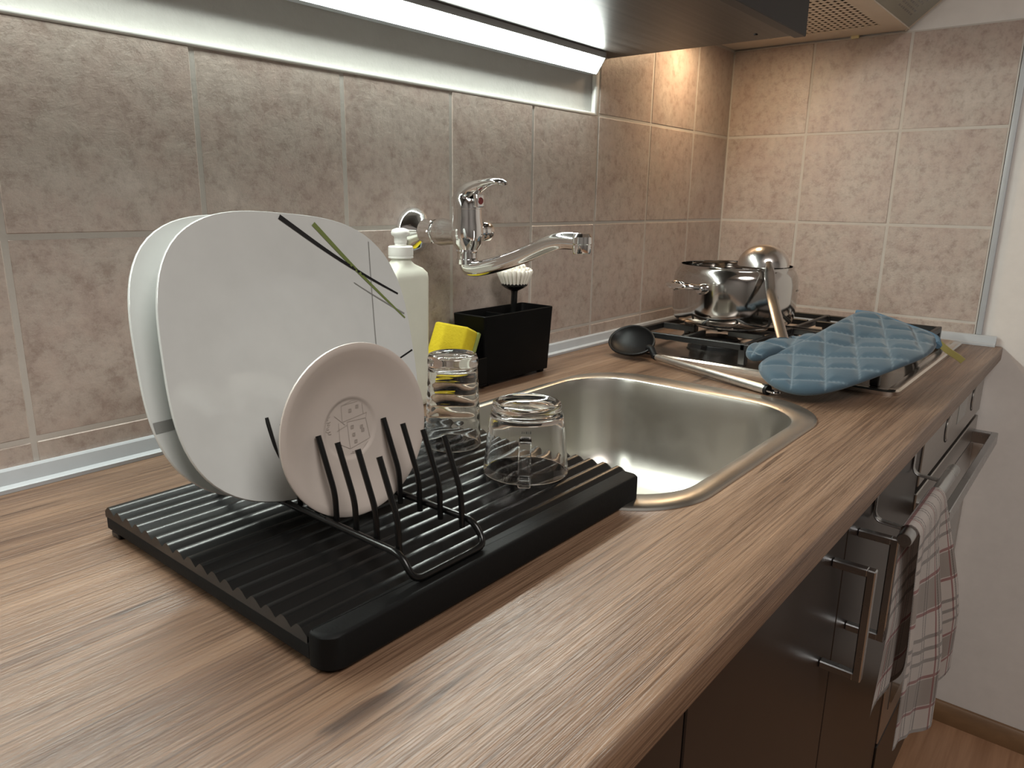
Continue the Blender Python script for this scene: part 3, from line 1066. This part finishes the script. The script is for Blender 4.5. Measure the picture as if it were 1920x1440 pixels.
# lever: a cap that sweeps up and forward into a flattened tongue
bm = new()
lev = [((0, 0.0, 0.0330), 0.0208, 0.0208), ((0, 0.001, 0.040), 0.0208, 0.0212), ((0, 0.002, 0.046), 0.0198, 0.0200), ((0, -0.001, 0.0525), 0.0178, 0.0165), ((0, -0.010, 0.0585), 0.0150, 0.0115), ((0, -0.023, 0.0635), 0.0125, 0.0080), ((0, -0.037, 0.0670), 0.0112, 0.0060), ((0, -0.052, 0.0685), 0.0115, 0.0050), ((0, -0.062, 0.0672), 0.0105, 0.0042), ((0, -0.066, 0.0660), 0.006, 0.0025)]
rings = []
for i, (c, wx, wt_) in enumerate(lev):
    c = Vector(c)
    nxt = Vector(lev[min(i + 1, len(lev) - 1)][0])
    prv = Vector(lev[max(i - 1, 0)][0])
    t = (nxt - prv).normalized()
    if i < 3:
        t = Vector((0, 0, 1))
    bx = Vector((1, 0, 0))
    nn = t.cross(bx).normalized()
    rings.append([Vector((TX, YB, TZ)) + c + bx * wx * math.cos(2 * PI * k / 24) + nn * wt_ * math.sin(2 * PI * k / 24) for k in range(24)])
loft(bm, rings, True, True, True)
lv = add('lever', bm, 'chrome', tp, smooth=60)
bm = new()
box(bm, -0.0075, 0.0075, -0.0075, 0.0, -0.0085, 0.0085, 0.0015, 2, mat=Matrix.Translation((TX, YB - 0.0170, TZ + 0.0435)))
fr = add('lever_front_plate', bm, 'chrome', lv)
bm = new()
lathe(bm, [(0, 0), (0.0048, 0), (0.0046, 0.0008), (0, 0.001)], (TX, YB - 0.0245, TZ + 0.0435), mat=AX_Y, seg=20)
add('hot_mark', bm, 'red', lv, label='dark red temperature dot')
bm = new()
lathe(bm, [(0, 0.0), (0.0150, 0.0), (0.0155, -0.003), (0.0135, -0.005), (0.0135, -0.012), (0.0150, -0.0135), (0.0150, -0.020), (0.012, -0.021), (0, -0.021)], (TX, YB, TZ - 0.0215), seg=30)
add('swivel_collar', bm, 'chrome', tp)
bm = new()
sp_pts = smoothpath([(TX, YB + dy, TZ + dz) for dy, dz in ((0, -0.040), (0, -0.047), (-0.016, -0.0475), (-0.036, -0.0435), (-0.0621, -0.0364), (-0.0894, -0.0278), (-0.1156, -0.0174), (-0.1409, -0.0070), (-0.1614, -0.0020), (-0.186, -0.0030))], 3)
tube(bm, sp_pts, 0.0108, seg=20)
spt = add('spout', bm, 'chrome', tp, smooth=60)
bm = new()
lathe(bm, [(0, 0.006), (0.009, 0.006), (0.0122, 0.002), (0.0126, -0.006), (0.0118, -0.007), (0.0118, -0.016), (0.0105, -0.018), (0, -0.018)], (TX, YB - 0.190, TZ + 0.001), seg=28)
add('aerator', bm, 'chrome', spt)

# ------------------------------------------------------------------ sink caddy, brush, sponge, soap
KX0, KX1, KY0, KY1 = -1.000, -0.826, -0.083, -0.016
cd = thing('sink_caddy', 'black open-topped caddy standing behind the sink', 'caddy', (-0.93, -0.05, Z))
bm = new()
k0, k1 = 0.006, 0.112
tp_ = 0.006
def krect(ins_b, ins_t, z, f):
    i = ins_b + (ins_t - ins_b) * f
    return rrect(KX0 + i, KX1 - i, KY0 + i * 0.6, KY1 - i * 0.6, 0.004, 3, Z + z)
rings = [krect(tp_, 0, k0, 0), krect(tp_, 0, k1 - 0.001, 1), krect(tp_, 0.001, k1, 1), krect(tp_, 0.003, k1, 1), krect(tp_ + 0.004, 0.0035, k1 - 0.002, 1), krect(tp_ + 0.004, 0.003, k0 + 0.004, 0)]
loft(bm, rings, True, True, True)
add('caddy_body', bm, 'bmatte', cd, smooth=30)
add('divider', box(new(), -0.925, -0.9225, KY0 + 0.003, KY1 - 0.003, Z + 0.012, Z + 0.106), 'bmatte', cd)
bm = new()
box(bm, KX0 - 0.068, KX0 + 0.004, KY0 - 0.002, KY1, Z + 0.006, Z + 0.009, 0.0008)
box(bm, KX0 - 0.068, KX0 - 0.065, KY0 - 0.002, KY1, Z + 0.009, Z + 0.050, 0.0008)
box(bm, KX0 - 0.065, KX0 + 0.004, KY0 - 0.002, KY0 + 0.001, Z + 0.009, Z + 0.050, 0.0008)
box(bm, KX0 - 0.065, KX0 + 0.004, KY1 - 0.003, KY1, Z + 0.009, Z + 0.050, 0.0008)
add('sponge_tray', bm, 'bmatte', cd)
for fx in (KX0 + 0.010, KX1 - 0.022):
    for fy in (KY0 + 0.008, KY1 - 0.018):
        add('foot', box(new(), fx, fx + 0.010, fy, fy + 0.010, Z + 0.0002, Z + 0.0065, 0.001), 'bmatte', cd)

br = thing('dish_brush', 'dish brush with round white bristles standing in black caddy', 'brush', (-0.884, -0.045, Z + 0.03))
BX, BY = -0.884, -0.045
bm = new()
tube(bm, [(BX - 0.004, BY, Z + 0.013), (BX - 0.003, BY, Z + 0.07), (BX, BY, Z + 0.135), (BX, BY, Z + 0.142)], [0.0055, 0.006, 0.0052, 0.0065], seg=12)
add('brush_handle', bm, 'bplastic', br)
bm = new()
lathe(bm, [(0, 0), (0.006, 0), (0.016, 0.005), (0.0215, 0.009), (0.0215, 0.0125), (0, 0.0135)], (BX, BY, Z + 0.139), seg=28)
add('brush_head', bm, 'bplastic', br)
bm = new()
for ring_r, cnt in ((0.0, 1), (0.0055, 6), (0.0105, 12), (0.0155, 18), (0.0190, 22)):
    for k in range(cnt):
        a = 2 * PI * k / cnt + ring_r * 50
        b0 = Vector((BX + ring_r * math.cos(a), BY + ring_r * math.sin(a), Z + 0.150))
        o_ = Vector((math.cos(a), math.sin(a), 0)) * ring_r * 0.42
        hgt = 0.035 - 0.011 * (ring_r / 0.019) ** 2 + random.uniform(-0.0012, 0.0012)
        tube(bm, [b0, b0 + o_ * 0.6 + Vector((0, 0, hgt * 0.55)), b0 + o_ + Vector((0, 0, hgt - 0.002)), b0 + o_ * 0.98 + Vector((0, 0, hgt))], [0.0022, 0.0033, 0.0038, 0.0024], seg=7)
bs = add('bristles', bm, 'bristle', br, smooth=60, kind='stuff')

sg = thing('sponge', 'yellow washing-up sponge leaning against the black caddy', 'sponge', (-1.045, -0.05, Z + 0.04))
Ms = Matrix.Translation((-1.042, -0.049, Z + 0.054)) @ Matrix.Rotation(math.radians(24), 4, 'Y') @ Matrix.Rotation(math.radians(6), 4, 'Z')
bm = new()
box(bm, -0.018, 0.012, -0.032, 0.031, -0.042, 0.046, 0.004, 2, mat=Ms)
add('foam', bm, 'sponge', sg, smooth=50)
bm = new()
box(bm, 0.0122, 0.020, -0.032, 0.031, -0.042, 0.046, 0.002, 2, mat=Ms)
add('scouring_pad', bm, 'scour', sg, label='greenish scouring layer')

bt = thing('soap_bottle', 'white pump soap bottle standing behind the big plates', 'bottle', (-1.147, -0.065, Z))
BTX, BTY = -1.147, -0.062
bm = new()
rings = []
for hw, hd2, r, z in ((0.026, 0.017, 0.008, 0.0002), (0.031, 0.021, 0.010, 0.003), (0.033, 0.022, 0.010, 0.012), (0.0335, 0.0225, 0.010, 0.10), (0.0345, 0.0230, 0.010, 0.178), (0.0335, 0.0225, 0.010, 0.186), (0.028, 0.0185, 0.010, 0.1925), (0.018, 0.0145, 0.0125, 0.198), (0.0135, 0.0135, 0.0133, 0.203), (0.0133, 0.0133, 0.0131, 0.206)):
    rings.append(rrect(BTX - hw, BTX + hw, BTY - hd2, BTY + hd2, r, 5, Z + z))
loft(bm, rings, True, True, True)
add('bottle_body', bm, 'bottle', bt, smooth=50)
bm = new()
lathe(bm, [(0, 0.2062), (0.0165, 0.2062), (0.0168, 0.208), (0.0160, 0.2085), (0.0168, 0.2105), (0.0165, 0.221), (0.0150, 0.2222), (0.0080, 0.2225), (0.0078, 0.226), (0, 0.226)], (BTX, BTY, Z), seg=32)
cap = add('screw_collar', bm, 'bottlecap', bt)
bm = new()
lathe(bm, [(0, 0.2262), (0.0085, 0.2262), (0.0085, 0.234), (0.0120, 0.2365), (0.0125, 0.240), (0.0105, 0.2435), (0.005, 0.2455), (0, 0.2458)], (BTX, BTY, Z), seg=32)
add('pump_head', bm, 'bottlecap', bt, smooth=60)

# ------------------------------------------------------------------ drainer tray
dt = thing('drainer_tray', 'black ribbed draining tray holding plates and glasses beside the sink', 'draining tray', (-1.41, -0.33, Z))
TX0, TX1, TY0, TY1 = -1.594, -1.240, -0.484, -0.178
TH = 0.0275
bm = new()
rings = []
for ins, z in ((0.004, 0.004), (0.0, 0.008), (0.0, 0.017), (0.001, 0.0185)):
    rings.append(rrect(TX0 + ins, TX1 - ins, TY0 + 0.018, TY1 - ins, [0.006, 0.004, 0.001, 0.001], 6, Z + z))
loft(bm, rings, True, True, True)
add('tray_base', bm, 'bgrain', dt, smooth=40)
# front lip
bm = new()
rings = []
for ins, z in ((0.003, 0.0006), (0.0, 0.004), (0.0, TH - 0.0022), (0.0012, TH - 0.0005), (0.003, TH)):
    rings.append(rrect(TX0 + ins, -1.224 - ins, TY0 + ins, TY0 + 0.0185, [0.001, 0.001, 0.0150, 0.008], 6, Z + z))
loft(bm, rings, True, True, True)
add('front_lip', bm, 'bgrain', dt, smooth=40)
ribsrc = None
PIT = 0.0168
for k in range(17):
    yc = -0.1865 - PIT * k
    x1 = -1.214 if k > 1 else -1.222
    sec = [(PIT / 2, 0.0170), (PIT / 2, 0.0222), (0.0030, 0.0268), (0.0016, 0.0274), (-0.0008, 0.0272), (-0.0030, 0.0262), (-PIT / 2, 0.0222), (-PIT / 2, 0.0170)]
    bm = new()
    loft(bm, [[Vector((x, yc + y, Z + z - dz)) for y, z in sec] for x, dz in ((TX0 + 0.0004, 0.0), (x1 - 0.004, 0.0), (x1, 0.002))], True, True, True)
    add('rib', bm, 'bplastic', dt, smooth=20)
for fx, fy in ((TX0 + 0.002, TY1 - 0.018), (TX0 + 0.03, TY0 + 0.03), (TX1 - 0.03, TY0 + 0.03), (TX1 - 0.05, TY1 - 0.018)):
    add('foot', box(new(), fx, fx + 0.022, fy, fy + 0.014, Z + 0.0002, Z + 0.0055, 0.001), 'bplastic', dt)

# ------------------------------------------------------------------ plate rack
rk = thing('plate_rack', 'black wire plate rack standing on the ribbed tray', 'plate rack', (-1.4775, -0.38, Z + 0.028))
RL, RR, RH = -1.514, -1.4405, Z + 0.0465
foot_z = Z + TH + 0.0031
bm = new()
YF, YR = -0.474, -0.222
for yy, s in ((YF, 1), (YR, -1)):
    pass
loop = [(RL, -0.36, RH), (RL, YF + 0.012, RH), (RL, YF, foot_z), (RR, YF, foot_z), (RR, YF + 0.012, RH), (RR, YR - 0.012, RH), (RR, YR, foot_z), (RL, YR, foot_z), (RL, YR - 0.012, RH), (RL, -0.36, RH)]
tube(bm, bend(loop, 0.012), 0.0027, seg=10, closed=False)
add('frame', bm, 'bwire', rk, smooth=60)
for x in (RL, RR):
    for k in (0, 1, 2, 3, 4, 5, 6, 8, 9):
        y0 = -0.4545 + 0.0231 * k
        xo = x + (0.0048 if x == RL else -0.0048)
        bm = new()
        pts = bend([(xo, y0, RH - 0.006), (xo, y0 + 0.001, RH + 0.022), (xo, y0 + 0.0185, RH + 0.0635)], 0.008, 4)
        tube(bm, pts, 0.00225, seg=8)
        add('prong', bm, 'bwire', rk, smooth=50)


# ------------------------------------------------------------------ plates and saucer
def plate_z(rho, depth):
    if rho < 0.56:
        return -depth
    t = (rho - 0.56) / 0.44
    s = t * t * (3 - 2 * t)
    return -depth * (1 - (0.75 * t + 0.25 * s))


A_PL, E_PL, D_PL = 0.118, 3.05, 0.011


def pl_xy(rho, th):
    c, s = math.cos(th), math.sin(th)
    se = (abs(c) ** E_PL + abs(s) ** E_PL) ** (-1 / E_PL)
    m = min(1, max(0, (rho - 0.45) / 0.5))
    m = m * m * (3 - 2 * m)
    R_ = A_PL * rho * (1 * (1 - m) + se * m)
    return R_ * c, R_ * s


def rho_of(x, y):
    th = math.atan2(y, x)
    lo, hi = 0, 1.0
    for _ in range(30):
        md = (lo + hi) / 2
        a, b = pl_xy(md, th)
        if math.hypot(a, b) < math.hypot(x, y):
            lo = md
        else:
            hi = md
    return lo


def make_plate():
    bm = new()
    n = 96
    rhos = [0.03, 0.2, 0.4, 0.5, 0.56, 0.6, 0.65, 0.72, 0.8, 0.88, 0.95, 0.985, 1.0]
    rings = []
    for rho in rhos:
        rings.append([Vector((*pl_xy(rho, 2 * PI * k / n), plate_z(rho, D_PL))) for k in range(n)])
    rings.append([Vector((*pl_xy(1.006, 2 * PI * k / n), -0.0012)) for k in range(n)])
    for rho in (1.0, 0.95, 0.88, 0.8, 0.72, 0.65, 0.6):
        rings.append([Vector((*pl_xy(rho, 2 * PI * k / n), plate_z(rho, D_PL) - 0.0036)) for k in range(n)])
    for rho, z in ((0.585, -D_PL - 0.0062), (0.555, -D_PL - 0.0062), (0.54, -D_PL - 0.0036), (0.03, -D_PL - 0.0036)):
        rings.append([Vector((*pl_xy(rho, 2 * PI * k / n), z)) for k in range(n)])
    loft(bm, rings, True, True, True)
    return bm


def plate_line(bm, a, b, w0, w1, cols=28, bow=0.0):
    a, b = Vector((*a, 0)), Vector((*b, 0))
    d = (b - a).normalized()
    nn = Vector((-d.y, d.x, 0))
    prev = None
    for k in range(cols + 1):
        t = k / cols
        c = a.lerp(b, t) + nn * bow * 4 * t * (1 - t)
        wv = w0 + (w1 - w0) * t
        pr = []
        for s in (-1, 0, 1):
            q = c + nn * s * wv / 2
            pr.append(bm.verts.new((q.x, q.y, plate_z(rho_of(q.x, q.y), D_PL) + 0.0005)))
        if prev:
            bm.faces.new((prev[0], pr[0], pr[1], prev[1]))
            bm.faces.new((prev[1], pr[1], pr[2], prev[2]))
        prev = pr


def build_plate(label, loc, tilt, yaw, roll):
    e = thing('dinner_plate', label, 'plate', loc, group='square dinner plates in the rack', local=True)
    e.rotation_euler = (Matrix.Rotation(yaw, 3, 'Z') @ Matrix.Rotation(PI / 2 - tilt, 3, 'X') @ Matrix.Rotation(roll, 3, 'Z')).to_euler()
    return e


p1 = build_plate('front square white dinner plate with black and green stripes, behind the saucer', (-1.4668, -0.2962, 1.0575), 0.2936, -0.003, -0.085)
plate_body = add('plate_body', make_plate(), 'porcelain', p1, smooth=60)
for nm, mm, a, b, w0, w1, bow in (('decor_line', 'inkblack', (-0.006, 0.1150), (0.1100, 0.0498), 0.0042, 0.0016, 0.0), ('decor_line', 'inkgreen', (0.0269, 0.1115), (0.1140, 0.0265), 0.0042, 0.0014, 0.002),
                                  ('decor_line', 'inkgrey', (0.0839, 0.0985), (0.0780, -0.03), 0.0008, 0.0008, 0.0015), ('decor_line', 'inkgrey', (0.0657, 0.0616), (0.1140, 0.0306), 0.0007, 0.0014, 0.0),
                                  ('decor_line', 'inkblack', (0.0900, -0.0170), (0.1165, -0.0045), 0.0012, 0.0016, 0.0)):
    bm = new()
    plate_line(bm, a, b, w0, w1, bow=bow)
    add(nm, bm, mm, p1, smooth=60, label={'inkblack': 'black stripe', 'inkgreen': 'olive green stripe', 'inkgrey': 'thin grey stripe'}[mm])
p2 = build_plate('rear square white dinner plate, mostly hidden behind the striped front plate', (-1.4725, -0.2632, 1.055), 0.33, 0.03, -0.085)
c = plate_body.copy()
C.objects.link(c)
c.parent = p2
bm = new()
plate_line(bm, (-0.1145, -0.051), (-0.075, -0.047), 0.0085, 0.0085)
add('decor_line', bm, 'inkgrey', p2, smooth=60, label='broad grey stripe')

sc = thing('saucer', 'small round cream saucer with a faint grey print, front of the rack', 'saucer', (-1.4767, -0.3747, 1.0083), local=True)
sc.rotation_euler = (Matrix.Rotation(-0.03, 3, 'Z') @ Matrix.Rotation(PI / 2 - 0.0617, 3, 'X')).to_euler()
RS = 0.0684
bm = new()
prof = [(0, -0.0125), (0.0215, -0.0125), (0.0235, -0.0120), (0.0245, -0.0110), (0.0262, -0.0108), (0.036, -0.0098), (0.046, -0.0075), (0.055, -0.0040), (0.0625, -0.0012), (0.0668, 0.0), (0.0684, -0.0008), (0.0686, -0.0022), (0.0668, -0.0036), (0.058, -0.0066), (0.046, -0.0112), (0.040, -0.0130), (0.039, -0.0155), (0.036, -0.0155), (0.035, -0.0140), (0, -0.0150)]
lathe(bm, prof, seg=72)
add('saucer_body', bm, 'saucer', sc, smooth=50)


def strokes(bm, lines, wdt, z):
    for ln in lines:
        P = [Vector((x, y, z)) for x, y in ln]
        for a, b in zip(P[:-1], P[1:]):
            d = (b - a)
            if d.length < 1e-6:
                continue
            nn = Vector((-d.y, d.x, 0)).normalized() * wdt / 2
            bm.faces.new([bm.verts.new(q) for q in (a + nn, b + nn, b - nn, a - nn)])


bm = new()
zs = -0.01215
ln = [[(-0.0063, 0.0193), (0.0134, 0.0206), (0.0141, 0.009), (-0.0065, 0.0062), (-0.0063, 0.0193)], [(-0.0063, 0.0193), (0.004, 0.0218), (0.0134, 0.0206)],
      [(-0.002, 0.0055), (0.0161, 0.0052), (0.0190, -0.0120), (-0.0008, -0.0165), (-0.002, 0.0055)], [(0.0161, 0.0052), (0.0175, 0.0095), (0.0141, 0.009)],
      [(-0.010, 0.006), (-0.010, -0.011), (-0.001, -0.0165)], [(-0.0135, 0.0125), (-0.004, 0.0035)], [(-0.012, 0.0), (-0.002, 0.003)],
      [(0.0005, -0.0195), (0.0100, -0.0205), (0.0165, -0.0145)], [(-0.001, -0.0205), (0.0095, -0.0215), (0.0172, -0.0160)]]
def sq(cx, cy, s):
    return [(cx - s, cy - s), (cx + s, cy - s), (cx + s, cy + s), (cx - s, cy + s), (cx - s, cy - s)]
for cx, cy in ((0.0015, 0.0140), (0.0085, 0.0160), (0.0025, 0.0005), (0.0035, -0.0060), (0.0115, -0.0010), (0.0125, -0.0040), (0.0050, -0.0118)):
    ln.append(sq(cx, cy, 0.0013))
    ln.append(sq(cx, cy, 0.0006))
strokes(bm, ln, 0.0004, zs)
add('house_sketch', bm, 'inkfaint', sc, smooth=0)
bm = new()
# joined handwriting running up the left of the sketch
wr_ = []
for g in range(2):
    base = -0.0015 + g * 0.0075
    seq = []
    for k in range(15):
        t = k / 14
        seq.append((-0.0197 + 0.0018 * math.sin(t * 19 + g) + 0.0012 * math.sin(t * 7), base + t * 0.0062 + 0.0006 * math.cos(t * 19)))
    wr_.append(seq)
strokes(bm, wr_, 0.00045, zs)
add('handwriting_print', bm, 'inkfaint', sc, smooth=0)

# ------------------------------------------------------------------ glasses upside down on the tray
GZ = Z + 0.0276


def glass_thing(name, label, cx, cy, outer, inner, seg=64, ripple=None):
    t = thing(name, label, 'glass', (cx, cy, GZ))
    bm = new()
    prof = outer + inner
    lathe(bm, prof, (cx, cy, GZ), seg=seg)
    if ripple:
        ro = [(q[0], q[1]) for q in outer]
        def on_outer(v):
            r, z = math.hypot(v.co.x - cx, v.co.y - cy), v.co.z - GZ
            return any(abs(r - a) < 1e-5 and abs(z - b) < 1e-5 for a, b in ro)
        outerset = {v for v in bm.verts if on_outer(v)}
        for v in bm.verts:
            x, y = v.co.x - cx, v.co.y - cy
            r = math.hypot(x, y)
            if r > 1e-5:
                k = ripple(math.atan2(y, x), v.co.z - GZ, r, v in outerset)
                v.co.x, v.co.y = cx + x * k, cy + y * k
    return t, add('glass_body', bm, 'glass', t, smooth=60)


outer = [(0.0300, 0.0), (0.0302, 0.001)]
for k in range(1, 48):
    t = k / 48
    outer.append((0.0302 - 0.0040 * t, 0.001 + 0.084 * t))
outer += [(0.0262, 0.085), (0.0268, 0.089), (0.0266, 0.0945), (0.0250, 0.0985), (0.0225, 0.0995), (0.0200, 0.0980), (0, 0.0970)]
inner = [(0, 0.0860), (0.0200, 0.0855), (0.0235, 0.0830)]
for k in range(47, 0, -1):
    t = k / 48
    inner.append((0.0284 - 0.0040 * t, 0.001 + 0.080 * t))
inner += [(0.0284, 0.001), (0.0286, 0.0), (0.0300, 0.0)]


def rip(a, z, r, outside):
    if z < 0.006 or z > 0.084 or r < 0.023:
        return 1.0
    f = min(1, (z - 0.006) / 0.01, (0.084 - z) / 0.008)
    if outside:
        return 1 + 0.011 * f * min(1, max(0.25, z / 0.055)) * math.sin(z * 2 * PI / 0.0128 + 0.5 * math.sin(3 * a))
    return 1 + 0.006 * f * math.sin(5 * a + z * 90)


glass_thing('drinking_glass', 'tall rippled clear glass upside down on the tray beside the plates', -1.2775, -0.2835, outer, inner, ripple=rip)

MXc, MYc = -1.2885, -0.3925
mo = [(0.0415, 0.0), (0.0418, 0.001), (0.0405, 0.012), (0.0385, 0.032), (0.0365, 0.050), (0.0350, 0.0585), (0.0325, 0.0635), (0.0335, 0.0655), (0.0328, 0.0685), (0.0300, 0.0700), (0.0275, 0.0690), (0.0260, 0.0672), (0, 0.0662)]
mi = [(0, 0.0605), (0.0240, 0.0600), (0.0300, 0.0575), (0.0328, 0.0530), (0.0345, 0.0450), (0.0365, 0.030), (0.0388, 0.010), (0.0398, 0.001), (0.0402, 0.0), (0.0415, 0.0)]
mg, body = glass_thing('glass_mug', 'short clear glass mug upside down on the tray, handle towards camera', MXc, MYc, mo, mi)
hv = Vector((-0.80, -0.60, 0)).normalized()
mc = Vector((MXc, MYc, GZ))
bm = new()
pts = [mc + hv * 0.0372 + Vector((0, 0, 0.043)), mc + hv * 0.046 + Vector((0, 0, 0.0435)), mc + hv * 0.0565 + Vector((0, 0, 0.035)), mc + hv * 0.0615 + Vector((0, 0, 0.020)), mc + hv * 0.061 + Vector((0, 0, 0.0075)), mc + hv * 0.053 + Vector((0, 0, 0.0052)), mc + hv * 0.0410 + Vector((0, 0, 0.0068))]
tube(bm, smoothpath(pts, 2), 0.0, flat=(0.0115, 0.0058))
add('mug_handle', bm, 'glass', mg, smooth=40)

bm = new()
for k, (wd, hh) in enumerate(((1.6, 0.0042), (1.2, 0.0036), (2.2, 0.0042), (1.4, 0.0040), (1.8, 0.0046))):
    a = math.radians(38.5 + 7.0 - 3.2 * k)
    b = a - math.radians(wd)
    za = 0.0285
    bm.faces.new([bm.verts.new(mc + Vector((r * math.cos(t), r * math.sin(t), z))) for t, z, r in ((a, za, 0.0393), (b, za, 0.0393), (b, za + hh, 0.0389), (a, za + hh, 0.0389))])
add('printed_mark', bm, 'inkgrey', mg, smooth=0)

# ------------------------------------------------------------------ towel rail and towel
RY, RZ, RRad = -0.670, 0.812, 0.0085
rl = thing('towel_rail', 'steel towel rail hooked over the cabinet door under the sink', 'towel rail', (-0.78, RY, RZ))
bm = new()
tube(bm, [(-0.937, RY, RZ), (-0.934, RY, RZ), (-0.63, RY, RZ), (-0.627, RY, RZ)], [0.0075, RRad, RRad, 0.0075], seg=18)
add('rail_bar', bm, 'handle', rl, smooth=40)
for bx_ in (-0.865, -0.650):
    bm = new()
    pts = bend([(bx_, YD + 0.020, 0.846), (bx_, YD + 0.020, 0.8602), (bx_, YD - 0.0015, 0.8602), (bx_, YD - 0.0015, 0.800), (bx_, RY + 0.012, 0.7975), (bx_, RY, 0.8015)], 0.012, 5)
    tube(bm, pts, 0.0, flat=(0.013, 0.0016))
    add('bracket', bm, 'handle', rl, smooth=50)

tw = thing('dish_towel', 'checked white, red and black dish towel hanging over the towel rail', 'towel', (-0.82, RY, RZ))


def cloth(layers):
    """sheet draped over the bar: s runs down the rear, over the bar, down the front"""
    bm = bmesh.new()
    uvl = bm.loops.layers.uv.new('UVMap')
    nu, nv = 64, 80
    front, rear = layers
    rows = []
    for j in range(nv + 1):
        f = j / nv
        row = []
        for i in range(nu + 1):
            u = i / nu
            if f < 0.42:                      # rear panel, from its hem upwards
                t = 1 - f / 0.42
                drop = rear * t
                z = RZ - 0.004 - drop + 0.014 * math.sin(u * 7) * t
                y = RY + 0.0105 - 0.009 * min(1, t * 2) + 0.003 * t * math.sin(u * 13 + 1.0)
                xa, xb = -0.912 - 0.045 * t, -0.755 + 0.0 * t
            elif f < 0.50:                    # over the bar
                a = (f - 0.42) / 0.08 * PI
                y = RY + (RRad + 0.002) * math.cos(a)
                z = RZ + (RRad + 0.002) * math.sin(a)
                xa, xb = -0.912, -0.755
            else:                             # front panel
                t = (f - 0.5) / 0.5
                drop = front * t
                z = RZ - drop - 0.030 * math.sin(u * PI) * t + 0.006 * math.sin(u * 9) * t
                fold = (0.003 + 0.0065 * u) * math.sin(u * 4.2 * PI + 0.6) * min(1, t * 2.2) + 0.003 * math.sin(u * 21 + t * 2) * min(1, t * 2)
                y = RY - 0.0115 - (0.001 + 0.022 * u) * min(1, t * 1.6) - fold - 0.006 * math.sin(u * PI) * min(1, t * 1.5)
                xa, xb = -0.912 + 0.014 * t, -0.755 + 0.100 * t
            x = xa + (xb - xa) * u
            # folded layers seen along the bar edge
            row.append(bm.verts.new((x, y, z)))
        rows.append(row)
    L = [0.0]
    for j in range(nv):
        a, b = rows[j][nu // 2].co, rows[j + 1][nu // 2].co
        L.append(L[-1] + (a - b).length)
    for j in range(nv):
        for i in range(nu):
            fc = bm.faces.new((rows[j][i], rows[j][i + 1], rows[j + 1][i + 1], rows[j + 1][i]))
            for lp_, (ii, jj) in zip(fc.loops, ((i, j), (i + 1, j), (i + 1, j + 1), (i, j + 1))):
                lp_[uvl].uv = (ii / nu * 0.40, L[jj])
    g = bmesh.ops.solidify(bm, geom=list(bm.faces), thickness=0.0035)
    return bm


add('towel_cloth', cloth((0.300, 0.225)), 'towel', tw, smooth=180)

# ------------------------------------------------------------------ room lamp
cl = thing('ceiling_lamp', 'round white ceiling lamp on the kitchen ceiling', 'lamp', (-1.85, -1.65, 2.5))
bm = new()
lathe(bm, [(0, 0), (0.53, 0), (0.53, -0.012), (0.51, -0.012), (0.51, -0.004), (0, -0.004)], (-1.85, -1.65, 2.4995), seg=40)
add('lamp_base', bm, 'ceiling', cl)
